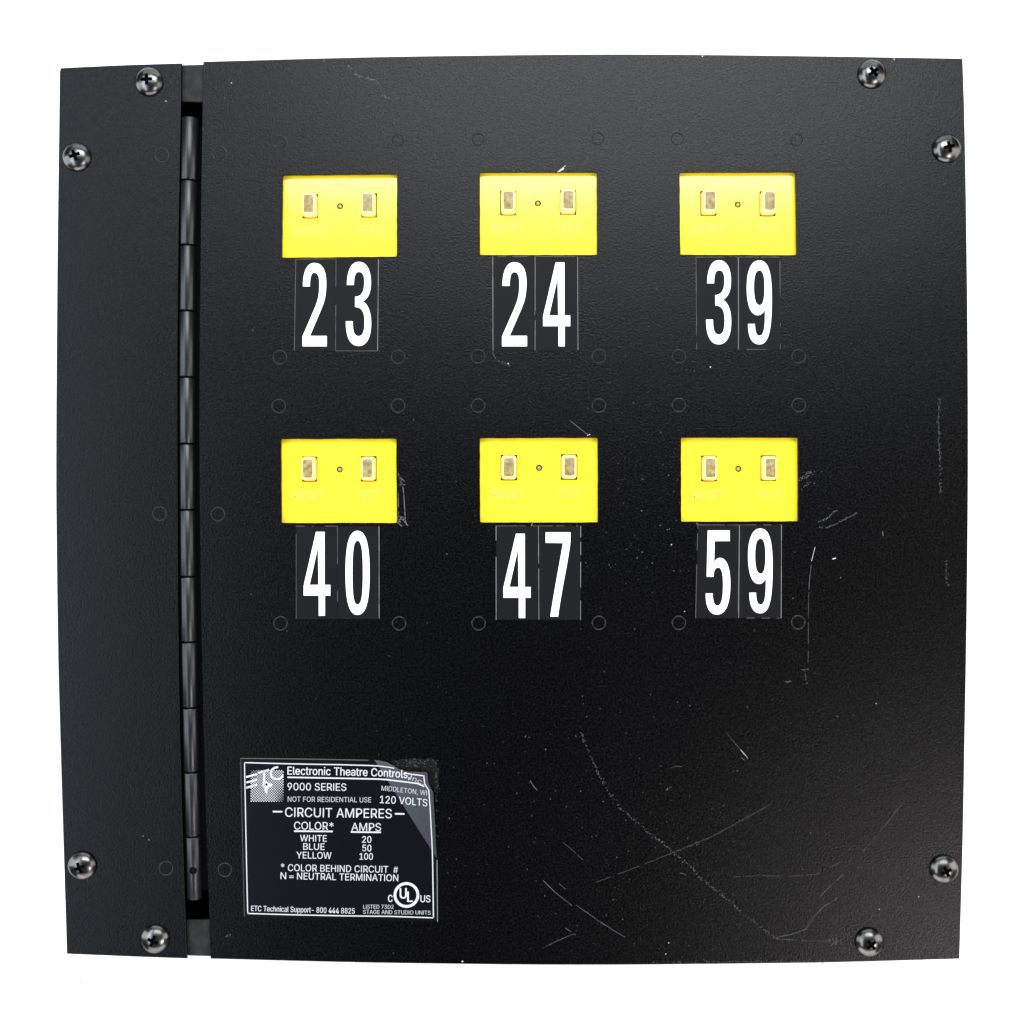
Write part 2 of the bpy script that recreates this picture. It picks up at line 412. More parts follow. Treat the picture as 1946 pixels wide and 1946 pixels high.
# ------------------------------------------------------------------ text
# letter outlines, thousandths of an em: (advance, [outline, ...])
GLYPHS = {
 '#': (440, ['242,0 326,509 377,509 294,0', '10,140 19,192 400,192 391,140', '64,0 147,509 198,509 115,0', '40,316 49,368 429,368 421,316']),
 '*': (453, ['201,223 206,331 114,272 89,315 186,365 89,415 114,459 206,400 201,509 250,509 246,400 337,459 362,415 266,365 362,315 337,272 246,331 250,223']),
 ',': (187, ['38,-119 68,71 137,71 84,-119']),
 '-': (453, ['337,244 337,188 114,188 114,244']),
 '.': (187, ['95,-4 86,-4 78,-1 70,3 63,9 57,16 53,24 50,32 50,41 50,50 53,59 57,66 63,73 70,79 78,83 86,86 95,87 104,86 113,83 121,79 128,73 134,66 138,59 140,50 141,41 140,32 138,24 134,16 128,9 121,3 113,-1 104,-4']),
 '0': (453, ['227,-7 199,-5 174,1 151,11 130,24 111,41 95,62 80,86 69,113 60,144 53,178 49,214 48,254 49,294 53,330 60,364 69,395 81,422 95,447 112,467 130,484 151,498 174,508 200,514 227,516 254,514 279,508 302,498 323,484 342,467 358,447 372,422 384,395 393,364 400,330 404,294 405,254 404,214 400,178 393,144 384,113 373,86 359,62 342,41 323,24 302,11 279,1 254,-5', '227,50 245,51 261,56 276,63 290,74 303,87 313,103 323,122 330,144 336,168 340,194 343,223 344,254 343,285 340,314 336,341 330,365 323,387 313,405 303,422 290,435 276,446 261,453 245,458 227,460 209,458 192,453 177,446 163,435 151,422 140,405 131,387 123,365 117,341 113,314 110,285 109,254 110,223 113,194 117,168 123,144 131,122 140,103 151,87 163,74 177,63 192,56 209,51']),
 '1': (453, ['76,0 76,55 391,55 391,0', '276,509 276,0 212,0 212,448 209,448 86,358 86,427 198,509']),
 '2': (453, ['64,0 64,47 234,229 248,243 261,257 272,270 282,282 291,294 299,305 305,316 311,327 315,337 318,348 320,360 320,371 319,385 317,397 313,408 308,419 301,428 293,436 283,443 273,449 262,454 250,457 237,459 224,460 209,459 196,457 184,453 172,447 162,441 153,433 145,424 139,413 134,402 130,390 128,376 127,362 66,362 67,384 71,405 77,424 86,442 98,459 111,473 126,486 143,496 162,505 182,511 203,514 225,516 247,514 268,511 288,505 306,497 323,486 337,474 350,461 361,445 370,428 376,411 380,392 381,372 380,358 378,345 375,331 371,318 365,304 357,290 347,275 336,259 322,241 306,223 288,202 267,180 153,60 153,57 389,57 389,0']),
 '3': (453, ['218,-7 195,-6 173,-3 152,2 133,10 114,19 98,30 83,43 70,57 60,74 52,91 46,111 44,132 109,132 111,119 115,107 120,97 126,87 134,78 144,71 154,64 165,59 178,55 191,52 204,50 219,50 234,51 248,53 262,56 275,61 287,67 297,74 307,83 315,93 321,104 325,116 328,130 329,145 328,158 326,172 322,184 316,196 308,207 299,217 288,226 275,234 260,240 242,244 223,247 201,248 157,248 157,299 288,448 288,452 70,452 70,509 372,509 372,461 211,278 211,289 239,290 264,288 287,284 308,276 327,265 344,253 359,239 371,222 381,205 387,186 392,166 393,145 392,123 387,103 380,84 370,66 358,50 344,36 327,23 309,12 288,4 266,-2 243,-6']),
 '4': (453, ['40,105 40,158 247,509 311,509 109,166 109,163 413,163 413,105', '282,0 282,121 282,146 282,318 343,318 343,0']),
 '5': (453, ['221,-7 199,-6 178,-2 159,3 140,11 123,21 108,32 94,45 83,60 73,76 66,93 62,111 60,130 122,130 124,119 127,108 132,98 138,89 145,80 154,73 163,66 173,60 184,56 196,52 208,50 221,50 236,51 250,53 264,58 276,64 288,72 298,82 307,92 314,104 320,117 324,131 327,146 328,162 327,178 324,193 320,208 314,221 306,233 297,244 286,254 275,262 262,269 248,273 233,276 218,277 205,276 192,275 180,272 167,268 156,264 145,258 136,252 128,246 67,253 96,509 366,509 366,452 151,452 134,301 136,301 145,308 155,315 166,320 178,325 190,329 203,331 216,333 229,334 247,333 263,330 279,326 294,321 308,314 321,306 334,296 345,285 355,273 364,260 372,246 379,231 384,215 388,199 390,181 391,163 390,139 385,117 379,95 369,76 357,57 343,41 327,27 309,15 289,6 268,-1 245,-5']),
 '7': (453, ['97,0 323,448 323,452 62,452 62,509 391,509 391,449 165,0']),
 '8': (453, ['226,-7 201,-6 178,-2 156,3 136,11 117,21 101,33 86,47 74,62 64,78 57,96 53,115 52,135 53,151 55,166 59,181 65,195 72,208 81,220 90,231 101,241 113,249 125,256 139,261 153,265 153,267 135,273 119,282 105,293 93,308 83,324 76,342 72,360 70,380 72,399 75,417 82,434 90,450 101,464 114,477 129,488 146,498 164,506 184,511 204,514 226,516 248,514 269,511 288,506 306,498 323,488 337,477 350,464 361,450 370,434 377,417 380,399 382,380 380,361 376,342 369,324 359,308 347,293 333,282 318,273 300,267 300,265 314,261 327,256 339,249 351,241 362,231 372,220 380,208 387,195 393,181 397,166 400,151 401,135 399,115 395,96 388,78 378,62 366,47 352,33 335,21 317,11 296,3 275,-2 251,-6', '226,49 243,50 258,52 272,55 285,60 296,66 307,74 315,82 323,91 329,102 333,113 336,126 337,139 336,152 333,165 329,177 322,189 314,199 305,208 295,216 283,223 270,228 256,232 242,234 226,235 211,234 196,232 182,228 169,223 157,216 147,208 138,199 130,189 123,177 119,165 116,152 115,139 116,126 119,113 123,102 129,91 136,82 145,74 156,66 167,60 180,55 195,52 210,50', '226,290 239,290 252,292 263,296 274,300 284,306 293,313 300,321 307,330 312,341 316,351 318,363 319,376 318,388 316,399 313,410 308,420 301,429 294,437 285,444 275,449 264,454 252,457 240,459 226,460 213,459 200,457 188,454 177,449 167,444 159,437 151,429 145,420 139,410 136,399 134,388 133,376 134,363 136,351 139,341 145,330 151,321 159,313 168,306 178,300 189,296 201,292 213,290']),
 '9': (453, ['226,516 249,514 271,510 291,503 310,494 328,482 343,468 356,452 368,434 377,414 384,393 388,371 389,347 388,328 385,309 380,290 373,270 363,248 350,224 334,197 315,168 200,0 130,0 301,248 307,248 303,240 299,234 294,227 287,221 281,215 273,210 265,206 257,202 248,199 238,196 228,195 218,195 195,196 175,199 155,206 137,214 121,225 106,237 94,252 83,269 74,287 68,307 65,329 64,352 65,375 69,397 75,417 85,436 96,454 110,469 125,483 143,494 162,504 182,510 203,514', '226,460 212,459 199,457 186,452 174,446 163,438 154,429 145,419 138,407 133,395 129,381 126,367 125,352 126,336 129,322 133,308 138,295 145,284 154,274 163,265 174,257 186,251 199,247 212,244 226,243 240,244 254,247 267,251 279,257 289,265 299,273 307,284 314,295 320,308 324,321 327,335 327,350 327,366 324,381 320,394 314,407 307,419 299,429 290,438 279,446 267,452 254,457 241,459']),
 '=': (453, ['72,245 72,301 381,301 381,245', '72,97 72,153 381,153 381,97']),
 'A': (479, ['16,0 201,509 276,509 463,0 395,0 287,302 282,317 276,334 270,352 264,372 257,394 250,420 241,447 232,478 245,478 236,447 228,419 220,393 213,371 206,351 201,333 195,317 191,302 85,0', '110,142 110,199 370,199 370,142']),
 'B': (456, ['60,0 60,509 241,509 266,508 289,504 310,499 329,491 345,481 359,469 371,456 381,442 388,426 394,410 397,392 398,374 397,358 395,344 392,331 387,320 380,310 373,301 365,293 356,286 347,280 336,275 326,270 315,267 315,262 327,261 339,257 351,252 363,245 374,237 385,227 394,216 402,203 409,189 414,173 417,155 418,136 417,117 413,100 408,83 400,67 390,52 377,39 362,28 344,18 324,10 301,4 275,1 247,0', '125,57 245,57 272,58 296,63 315,70 330,80 341,92 349,105 354,120 355,137 355,149 352,161 348,173 342,184 335,194 327,203 317,211 306,218 293,224 279,228 264,230 248,231 125,231', '125,285 238,285 252,286 265,288 277,291 288,296 299,302 308,309 316,317 323,326 329,337 333,348 335,359 336,372 334,388 330,403 323,417 313,429 299,439 283,446 263,450 240,452 125,452']),
 'C': (510, ['267,-7 235,-5 205,1 177,11 150,25 126,42 104,63 86,88 70,115 57,146 48,179 42,215 40,254 42,293 48,329 57,362 70,393 86,421 104,445 126,466 150,484 177,498 205,508 235,514 267,516 286,515 305,513 323,509 340,504 357,498 373,490 388,481 402,471 415,460 427,447 438,433 448,418 456,402 463,385 469,367 473,348 408,348 405,361 401,373 395,384 389,395 382,404 375,413 366,421 357,428 348,435 337,440 327,445 315,449 304,452 292,454 280,455 267,456 245,454 223,450 203,443 184,432 166,419 150,403 137,385 125,364 116,340 109,314 105,285 103,254 105,223 109,194 116,168 125,145 137,123 151,105 166,89 184,76 203,66 223,59 245,54 267,53 280,53 292,55 304,57 315,60 327,64 337,69 348,74 357,81 366,88 375,96 382,105 389,114 395,125 401,136 405,148 408,160 473,160 469,142 463,124 457,107 448,91 438,76 428,62 416,49 402,38 388,28 373,19 357,11 341,5 323,0 305,-4 286,-6']),
 'D': (502, ['60,509 225,509 261,507 294,501 325,492 353,478 377,461 399,441 418,418 433,391 446,361 455,329 460,293 462,255 460,217 455,181 446,149 433,119 417,92 398,68 376,48 351,31 322,17 291,8 256,2 219,0 60,0', '125,57 215,57 244,58 272,63 296,70 318,81 337,94 354,110 368,128 379,149 388,172 394,198 398,226 399,255 398,285 394,312 388,337 379,361 368,381 354,399 338,415 320,428 299,438 275,446 249,450 221,452 125,452']),
 'E': (418, ['60,0 60,509 372,509 372,452 125,452 125,286 355,286 355,229 125,229 125,57 375,57 375,0']),
 'F': (410, ['60,0 60,509 369,509 369,452 125,452 125,278 346,278 346,221 125,221 125,0']),
 'G': (520, ['269,-7 236,-5 205,1 176,11 149,25 125,43 104,64 85,88 69,116 57,146 47,179 42,215 40,254 42,293 47,329 57,362 69,393 85,421 103,445 125,466 149,484 175,498 203,508 233,514 265,516 285,515 304,513 322,509 340,504 358,497 374,489 389,480 403,469 416,458 429,445 439,431 449,416 458,401 465,384 470,367 474,349 408,349 404,361 399,372 393,383 387,393 380,403 373,411 365,420 356,427 347,434 337,439 326,444 315,448 304,452 291,454 279,455 265,456 243,454 222,450 202,443 183,432 166,419 150,404 137,385 125,364 116,340 109,314 105,285 103,254 105,223 109,194 116,168 125,145 137,124 151,105 166,90 184,76 203,66 224,59 246,54 269,53 290,54 309,57 328,63 345,71 360,81 374,93 386,107 396,123 404,141 410,160 414,180 415,202 434,199 283,199 283,256 478,256 478,200 476,170 471,141 463,115 451,91 436,69 419,50 399,33 377,19 352,8 326,0 298,-5']),
 'H': (517, ['60,0 60,509 125,509 125,289 392,289 392,509 457,509 457,0 392,0 392,232 125,232 125,0']),
 'I': (189, ['62,0 62,509 127,509 127,0']),
 'L': (393, ['60,0 60,509 125,509 125,57 361,57 361,0']),
 'M': (628, ['60,0 60,509 152,509 277,187 287,159 299,123 311,84 322,49 307,49 318,83 330,121 342,158 352,187 476,509 568,509 568,0 504,0 504,291 504,327 505,369 506,413 507,457 513,457 509,445 505,433 502,421 498,409 482,363 467,322 456,291 342,0 286,0 170,291 159,321 145,361 129,408 112,457 119,457 120,416 121,372 122,328 122,291 122,0']),
 'N': (523, ['60,0 60,509 136,509 343,183 347,176 352,169 357,160 363,151 369,141 375,130 381,119 388,107 394,94 401,82 407,68 414,55 405,54 403,68 402,81 401,95 401,108 400,121 400,134 399,146 399,157 399,195 399,509 463,509 463,0 387,0 202,290 177,331 171,342 164,354 156,367 148,381 108,452 119,454 122,384 124,328 125,291 125,0']),
 'O': (533, ['267,-7 235,-5 205,1 177,11 150,25 126,42 105,63 86,88 70,115 57,146 48,179 42,215 40,254 42,293 48,329 57,362 70,393 86,421 105,445 126,466 150,484 177,498 205,508 235,514 267,516 299,514 329,508 357,498 384,484 408,466 429,445 448,421 464,393 477,362 486,329 491,293 493,254 491,215 486,179 477,146 464,115 448,88 429,63 408,42 384,25 357,11 329,1 299,-5', '267,53 289,54 310,59 330,66 349,76 367,89 383,105 396,123 408,144 418,168 425,194 429,223 430,254 429,286 425,314 418,341 408,365 396,386 383,404 367,420 349,433 330,443 310,450 289,454 267,456 245,454 223,450 203,443 184,433 167,420 151,404 137,385 125,364 116,340 109,314 105,285 103,254 105,223 109,194 116,168 125,144 137,123 151,105 167,89 184,76 203,66 223,59 245,54']),
 'P': (444, ['60,0 60,509 235,509 263,507 289,503 312,497 332,487 350,476 366,462 379,447 390,430 398,411 404,391 407,370 409,348 407,325 404,304 398,284 390,265 379,248 366,233 350,219 332,207 312,198 289,191 263,187 235,186 109,186 109,242 233,242 252,243 269,246 284,250 297,256 308,264 318,272 327,282 333,294 338,306 342,319 344,333 344,348 344,362 342,376 338,389 333,402 326,413 318,423 308,431 297,439 284,444 268,449 251,451 232,452 125,452 125,0']),
 'R': (449, ['60,0 60,509 236,509 264,507 290,504 313,497 333,489 351,478 367,465 380,450 390,433 399,415 405,395 408,374 409,352 408,330 405,309 399,290 390,271 380,255 367,240 351,228 333,217 312,209 289,203 264,199 236,198 96,198 96,255 234,255 252,256 269,258 284,262 298,267 309,273 319,281 327,290 334,300 339,312 342,324 344,338 345,352 344,367 342,380 339,393 334,405 327,415 319,425 309,433 298,440 284,445 269,449 252,451 233,452 125,452 125,0', '353,0 230,229 303,229 428,0']),
 'S': (446, ['224,-9 197,-8 172,-4 149,1 128,9 108,19 91,31 76,45 64,60 54,77 46,96 41,115 38,137 104,137 107,123 110,110 116,98 123,88 132,79 142,71 154,64 166,59 180,55 194,52 209,50 224,49 241,50 257,52 272,55 286,60 299,66 311,74 321,82 329,92 336,102 341,114 345,126 346,139 345,151 342,161 338,171 332,179 325,186 316,193 307,199 296,205 284,209 272,214 259,218 245,222 184,239 154,249 128,260 105,274 86,289 71,307 60,326 54,348 52,372 53,393 58,413 65,431 75,448 87,463 102,476 119,488 138,498 158,506 180,511 203,514 227,516 252,514 275,511 296,505 316,498 334,488 351,476 365,463 377,449 387,433 394,415 399,397 401,378 337,378 334,396 326,412 316,426 302,437 286,447 267,453 247,457 225,459 209,458 194,456 180,452 167,448 156,442 145,435 136,427 129,418 123,409 118,398 116,387 115,376 116,363 119,352 124,342 131,334 139,326 148,319 158,313 169,308 180,304 191,300 202,296 212,293 264,279 276,276 287,272 299,268 312,264 324,258 336,252 347,245 359,238 369,229 379,220 387,209 395,198 401,185 405,171 407,155 408,139 407,118 403,99 396,81 386,64 374,48 360,34 343,21 323,11 302,2 278,-4 252,-8']),
 'T': (448, ['32,452 32,509 417,509 417,452 257,452 257,0 193,0 193,452']),
 'U': (517, ['259,-8 230,-7 203,-2 177,5 154,15 133,28 114,43 98,60 85,80 74,101 66,124 62,148 60,173 60,509 124,509 124,178 125,160 128,144 133,128 141,113 150,99 160,87 173,77 187,68 203,61 220,56 239,53 259,52 279,53 298,56 315,61 331,68 345,77 357,87 368,99 377,113 384,128 389,144 392,160 393,178 393,509 457,509 457,173 456,148 451,124 443,101 433,80 419,60 403,43 384,28 363,15 340,5 315,-2 288,-7']),
 'V': (479, ['204,0 16,509 84,509 192,206 197,192 203,176 209,158 215,137 222,115 230,89 239,61 248,31 235,31 244,62 252,90 260,115 267,138 274,158 279,176 285,192 290,206 395,509 463,509 278,0']),
 'W': (686, ['155,0 16,509 82,509 163,196 166,183 170,171 173,158 175,145 187,94 189,80 192,67 195,53 197,40 189,40 192,53 194,67 197,80 200,94 203,107 205,120 208,133 211,145 224,196 306,509 380,509 462,196 465,183 468,171 471,158 474,145 486,94 489,80 492,67 494,53 497,40 488,40 491,53 493,67 496,80 499,94 502,107 504,120 507,133 510,145 523,196 603,509 670,509 530,0 455,0 368,323 363,339 359,356 355,373 351,391 347,410 344,431 340,452 336,475 350,475 346,453 342,433 339,413 335,395 331,377 327,359 323,341 318,323 230,0']),
 'Y': (472, ['203,0 203,208 16,509 91,509 192,344 200,331 208,318 215,305 222,292 229,279 236,264 243,248 250,230 224,230 231,248 237,265 244,280 251,293 258,306 265,318 273,331 280,344 381,509 455,509 268,208 268,0']),
 'a': (389, ['160,-9 142,-8 126,-5 110,-1 94,5 80,12 68,22 57,32 48,45 40,58 35,73 31,90 30,108 31,123 34,138 38,150 43,161 50,171 58,179 67,187 78,193 89,199 100,203 112,207 125,211 138,213 152,216 165,218 178,220 234,227 244,228 252,230 259,232 265,235 270,238 273,243 275,248 276,255 276,257 275,268 273,279 271,288 267,297 262,304 256,311 248,317 240,322 230,326 220,329 208,330 196,331 183,330 171,329 159,326 149,322 140,318 132,313 124,307 118,301 112,294 107,288 103,281 100,274 41,291 48,308 57,322 67,335 79,346 91,355 104,364 118,370 133,375 148,379 163,382 179,384 194,384 204,384 215,383 227,382 239,379 251,376 263,372 275,367 286,360 296,353 306,343 315,333 322,320 329,306 333,290 336,272 337,251 337,0 277,0 277,52 272,52 269,45 264,38 258,32 252,25 244,18 236,12 226,6 215,1 203,-3 190,-6 176,-8', '170,45 187,46 202,49 216,53 228,59 239,66 248,74 257,83 263,93 269,104 272,115 275,126 276,138 276,190 273,188 270,186 265,184 259,182 253,180 246,179 239,177 231,176 200,171 175,168 165,166 154,164 144,162 134,159 125,155 117,150 110,145 103,139 98,132 95,124 93,115 92,105 92,95 94,87 98,79 102,72 107,66 114,61 121,56 130,52 139,49 149,47 159,46']),
 'c': (395, ['207,-8 182,-7 159,-2 137,6 117,16 98,30 82,46 68,64 56,85 46,108 40,133 36,159 34,187 36,216 40,243 46,268 56,291 68,312 82,330 98,346 117,360 137,371 159,378 182,383 207,384 221,384 234,383 247,380 260,377 272,373 284,368 295,362 305,356 315,349 324,341 332,332 340,322 347,312 353,301 358,289 362,277 303,262 301,269 298,276 294,283 290,289 286,295 281,301 276,306 270,311 264,315 257,319 250,322 242,325 234,327 226,329 217,329 207,330 189,329 173,325 158,319 145,310 134,300 124,287 115,274 108,258 103,242 99,224 97,206 96,187 97,169 99,151 103,134 108,117 115,102 124,89 134,76 145,66 158,57 173,51 189,48 207,46 217,47 226,48 234,49 243,52 250,54 258,58 264,62 271,66 277,71 282,76 287,82 292,89 296,95 299,102 302,110 304,117 363,102 359,90 354,78 348,67 341,56 334,46 325,37 316,29 306,21 296,15 285,9 273,4 261,-1 248,-4 235,-6 221,-8']),
 'e': (404, ['212,-8 185,-7 161,-2 138,6 117,16 98,30 82,46 68,64 56,85 46,108 40,132 35,159 34,187 35,215 39,242 46,267 55,290 67,311 81,329 97,346 115,359 135,370 157,378 180,383 205,384 221,384 236,382 251,379 266,374 280,368 294,361 307,351 319,341 331,329 341,315 350,299 357,282 363,263 368,242 370,219 371,194 371,169 75,169 75,221 338,221 310,202 309,220 307,237 303,254 298,269 291,282 283,294 273,305 263,314 250,321 237,326 222,329 205,330 189,329 173,326 159,321 146,313 135,304 125,294 116,282 109,270 103,256 99,241 97,226 96,211 96,178 97,157 100,139 104,122 110,106 118,92 128,80 139,70 151,61 165,55 179,50 195,47 212,46 224,47 234,48 244,50 254,53 263,56 271,61 278,66 285,73 292,80 297,88 302,96 306,105 365,91 360,77 353,63 345,51 335,39 324,29 311,19 298,11 283,4 266,-1 249,-5 231,-7']),
 'h': (410, ['114,227 114,0 53,0 53,509 114,509 114,287 102,287 112,312 124,332 137,349 152,362 169,372 187,379 207,383 227,384 246,383 264,380 280,376 295,369 309,360 321,349 332,336 341,321 348,304 353,285 356,264 357,240 357,0 296,0 296,235 295,256 290,275 283,291 273,304 260,315 246,323 229,328 210,329 197,328 184,326 172,322 161,317 150,311 141,303 133,293 126,283 121,271 117,257 114,243']),
 'i': (166, ['53,0 53,379 114,379 114,0', '84,443 75,444 67,446 60,449 54,455 48,461 44,468 42,475 41,483 42,491 44,499 48,506 54,512 60,517 67,521 75,523 84,524 92,523 100,521 107,517 114,512 119,506 123,499 126,491 126,483 126,475 123,468 119,461 114,455 107,449 100,446 92,444']),
 'l': (189, ['139,-2 119,-1 101,3 86,10 74,20 65,33 58,47 54,65 53,84 53,509 114,509 114,99 114,87 115,77 117,68 120,62 124,58 130,54 137,53 146,52 160,53 170,54 181,3 162,-1 156,-2 151,-2 145,-2']),
 'n': (409, ['114,227 114,0 53,0 53,379 112,379 112,287 102,287 112,312 124,332 137,349 152,362 169,372 187,379 207,383 227,384 246,383 264,380 280,376 295,369 309,360 321,349 332,336 341,321 348,304 353,285 356,264 357,240 357,0 296,0 296,235 295,256 290,275 283,291 273,304 260,315 246,323 229,328 210,329 197,328 184,326 172,322 161,317 150,311 141,303 133,293 126,283 121,271 117,257 114,243']),
 'o': (415, ['207,-8 182,-7 159,-2 137,6 117,16 98,30 82,46 68,64 56,85 46,108 40,133 36,159 34,187 36,216 40,243 46,268 56,291 68,312 82,330 98,346 117,360 137,371 159,378 182,383 207,384 233,383 256,378 278,371 299,360 317,346 333,330 347,312 359,291 369,268 376,243 380,216 381,187 380,159 376,133 369,108 359,85 347,64 333,46 317,30 299,16 278,6 256,-2 233,-7', '207,46 226,48 242,51 257,57 270,66 282,76 292,89 300,102 307,117 312,134 316,151 318,169 319,187 318,206 316,224 312,242 307,258 300,274 292,287 282,300 270,310 257,319 242,325 226,329 207,330 189,329 173,325 158,319 145,310 134,300 124,287 115,274 108,258 103,242 99,224 97,206 96,187 97,169 99,151 103,134 108,117 115,102 124,89 134,76 145,66 158,57 173,51 189,48']),
 'p': (424, ['53,-143 53,379 112,379 112,319 118,319 122,325 126,331 131,338 137,346 144,353 152,360 161,367 171,373 183,378 197,381 212,384 229,384 252,383 274,378 294,371 313,361 330,347 345,332 359,313 370,293 379,270 385,245 389,218 390,189 389,160 385,133 379,108 370,84 359,64 346,45 330,29 313,16 294,5 274,-2 252,-7 229,-8 213,-7 198,-5 184,-1 173,4 162,10 153,17 145,24 138,31 132,39 127,46 122,53 118,59 114,59 114,-143', '220,47 237,48 253,51 267,57 279,66 291,76 301,88 309,101 316,117 321,133 325,151 327,170 328,189 327,209 325,227 321,245 316,261 309,276 301,290 291,301 280,311 267,319 253,325 237,329 220,330 203,329 188,325 174,320 161,312 150,302 140,291 132,278 125,263 120,247 116,229 113,210 113,189 113,169 116,150 120,132 125,115 132,100 140,86 150,75 162,65 174,57 188,51 204,48']),
 'r': (259, ['53,0 53,379 112,379 112,321 115,321 122,335 130,347 140,358 152,367 166,375 181,380 196,384 213,385 229,384 243,384 243,322 230,324 224,325 219,325 213,326 207,326 194,325 182,323 170,319 159,315 149,309 140,301 132,293 126,284 121,273 117,262 114,250 114,237 114,0']),
 's': (365, ['182,-8 163,-7 145,-5 128,-2 112,3 98,10 84,18 72,27 62,38 53,50 45,63 40,78 36,94 94,107 99,92 105,79 114,69 124,60 136,54 150,49 165,46 181,45 200,46 217,50 232,55 244,62 255,71 262,81 267,91 268,103 267,112 265,121 260,129 254,136 246,142 237,147 225,151 212,155 149,170 125,177 104,186 87,196 72,208 61,222 53,237 48,255 47,274 48,290 51,305 57,319 65,332 75,343 87,354 100,363 115,370 131,377 149,381 167,384 187,384 206,384 223,381 239,378 254,372 267,366 279,358 290,349 299,339 307,328 314,316 319,303 324,290 268,277 264,288 258,298 251,307 243,316 232,323 219,328 205,331 187,333 171,332 156,329 143,324 131,317 121,308 114,299 110,289 109,277 110,267 112,258 117,250 124,243 133,237 144,232 157,227 172,223 229,209 254,202 275,194 292,183 306,171 317,158 325,142 330,125 331,107 330,90 326,75 321,61 312,47 302,35 290,24 276,15 260,6 242,0 223,-5 203,-7']),
 't': (227, ['204,379 204,327 6,327 6,379', '65,471 126,471 126,98 127,86 128,76 132,68 136,61 142,56 150,53 159,51 170,50 185,51 202,54 213,2 208,0 203,-1 198,-2 192,-3 186,-3 180,-4 174,-4 168,-4 145,-3 125,2 107,10 92,21 80,35 72,52 67,71 65,93']),
 'u': (410, ['182,-5 164,-4 146,-1 130,4 115,11 101,20 89,31 78,44 69,59 62,76 57,95 54,116 53,139 53,379 114,379 114,144 115,123 119,105 127,89 137,75 150,64 164,56 181,52 200,50 213,51 226,53 238,57 249,62 259,69 268,77 276,86 283,97 289,109 293,122 295,137 296,153 296,379 357,379 357,0 298,0 298,92 307,92 297,67 286,47 272,30 257,17 240,7 222,0 203,-4']),
}

def text_mesh(s, bold=0.0):
    cu = bpy.data.curves.new('t', 'CURVE')
    cu.dimensions = '2D'; cu.fill_mode = 'BOTH'; cu.offset = bold
    if bold: cu.extrude = 0.001
    x = 0.0
    for ch in s:
        if ch == ' ': x += .20; continue
        adv, outs_ = GLYPHS[ch]
        for sp_ in outs_:
            pts = [tuple(float(v) / 1000 for v in q.split(',')) for q in sp_.split()]
            sp = cu.splines.new('POLY'); sp.points.add(len(pts) - 1)
            for q, p in zip(sp.points, pts): q.co = (p[0] + x, p[1], 0, 1)
            sp.use_cyclic_u = True
        x += adv / 1000
    tmp = bpy.data.objects.new('t', cu); COL.objects.link(tmp)
    dg = bpy.context.evaluated_depsgraph_get()
    me = bpy.data.meshes.new_from_object(tmp.evaluated_get(dg))
    bpy.data.objects.remove(tmp); bpy.data.curves.remove(cu)
    vs = [v.co.xy.copy() for v in me.vertices]
    fs = [tuple(p.vertices) for p in me.polygons if not bold or min(me.vertices[i].co.z for i in p.vertices) > 0]
    bpy.data.meshes.remove(me)
    return vs, fs
_h, _ = text_mesh('H')
CAP = max(v.y for v in _h)
def put_text(acc, s, L, Rr, cap, bold=0.0, h=0.0, lift=None, baseline_curve=None):
    # heavier weights: the same outlines overprinted with a small shift
    if bold > 0:
        e = bold * cap * .62
        for k, (dx, dy) in enumerate(((-1, .35), (1, .35), (-1, -.35), (1, -.35), (0, 0)) if bold > .02 else ((-1, 0), (1, 0))):
            o_ = Vector((dx * e, dy * e))
            put_text(acc, s, Vector(L) + o_, Vector(Rr) + o_, cap, 0.0, h + k * 2e-6, lift, baseline_curve)
        return
    vs, fs = text_mesh(s)
    a = min(v.x for v in vs); b = max(v.x for v in vs)
    L = Vector(L); Rr = Vector(Rr); d = Rr - L; wd = d.length; d = d / wd; up = Vector((d.y, -d.x))
    base = len(acc[0])
    for v in vs:
        u = (v.x - a) / (b - a)
        p = L + d * u * wd + up * (v.y / CAP * cap)
        if baseline_curve: p = p + Vector((0, baseline_curve(u)))
        hh = h + (lift(p) if lift else 0)
        q = W(p.x, p.y, 0); q.z = ZF + hh
        if not lift: q = W(p.x, p.y, h)
        acc[0].append(q)
    pts_ = acc[0][base:]; del acc[0][base:]
    for n_, f in enumerate(fs):      # letter shapes may overlap: no two faces in one plane
        b0_ = len(acc[0])
        for i in f: acc[0].append(pts_[i] + Vector((0, 0, (n_ % 7) * 2.5e-6)))
        acc[1].append(tuple(range(b0_, b0_ + len(f))))
def put_ribbon(acc, pts, wd, h=0.0, lift=None, step=8):
    base_pts = []
    for a, b in zip(pts, pts[1:]):
        a = Vector(a); b = Vector(b); n_ = max(1, int((b - a).length / step))
        for k in range(n_): base_pts.append(a.lerp(b, k / n_))
    base_pts.append(Vector(pts[-1]))
    rows = []
    for i, p in enumerate(base_pts):
        d = (base_pts[min(i + 1, len(base_pts) - 1)] - base_pts[max(i - 1, 0)]).normalized()
        nrm = Vector((-d.y, d.x)) * wd / 2
        row = []
        for q in (p - nrm, p + nrm):
            hh = h + (lift(q) if lift else 0)
            v = W(q.x, q.y, 0) if lift else W(q.x, q.y, h)
            v.z = ZF + hh
            acc[0].append(v); row.append(len(acc[0]) - 1)
        rows.append(row)
    for r0, r1 in zip(rows, rows[1:]): acc[1].append((r0[0], r0[1], r1[1], r1[0]))
def put_quad(acc, cx, cy, wx, wy, h, lift=None, ang=0.0):
    c, s = math.cos(ang), math.sin(ang)
    b = len(acc[0])
    for x, y in ((-wx, -wy), (wx, -wy), (wx, wy), (-wx, wy)):
        p = Vector((cx + x * c - y * s, cy + x * s + y * c))
        v = W(p.x, p.y, 0); v.z = ZF + h + (lift(p) if lift else 0)
        acc[0].append(v)
    acc[1].append((b, b + 1, b + 2, b + 3))
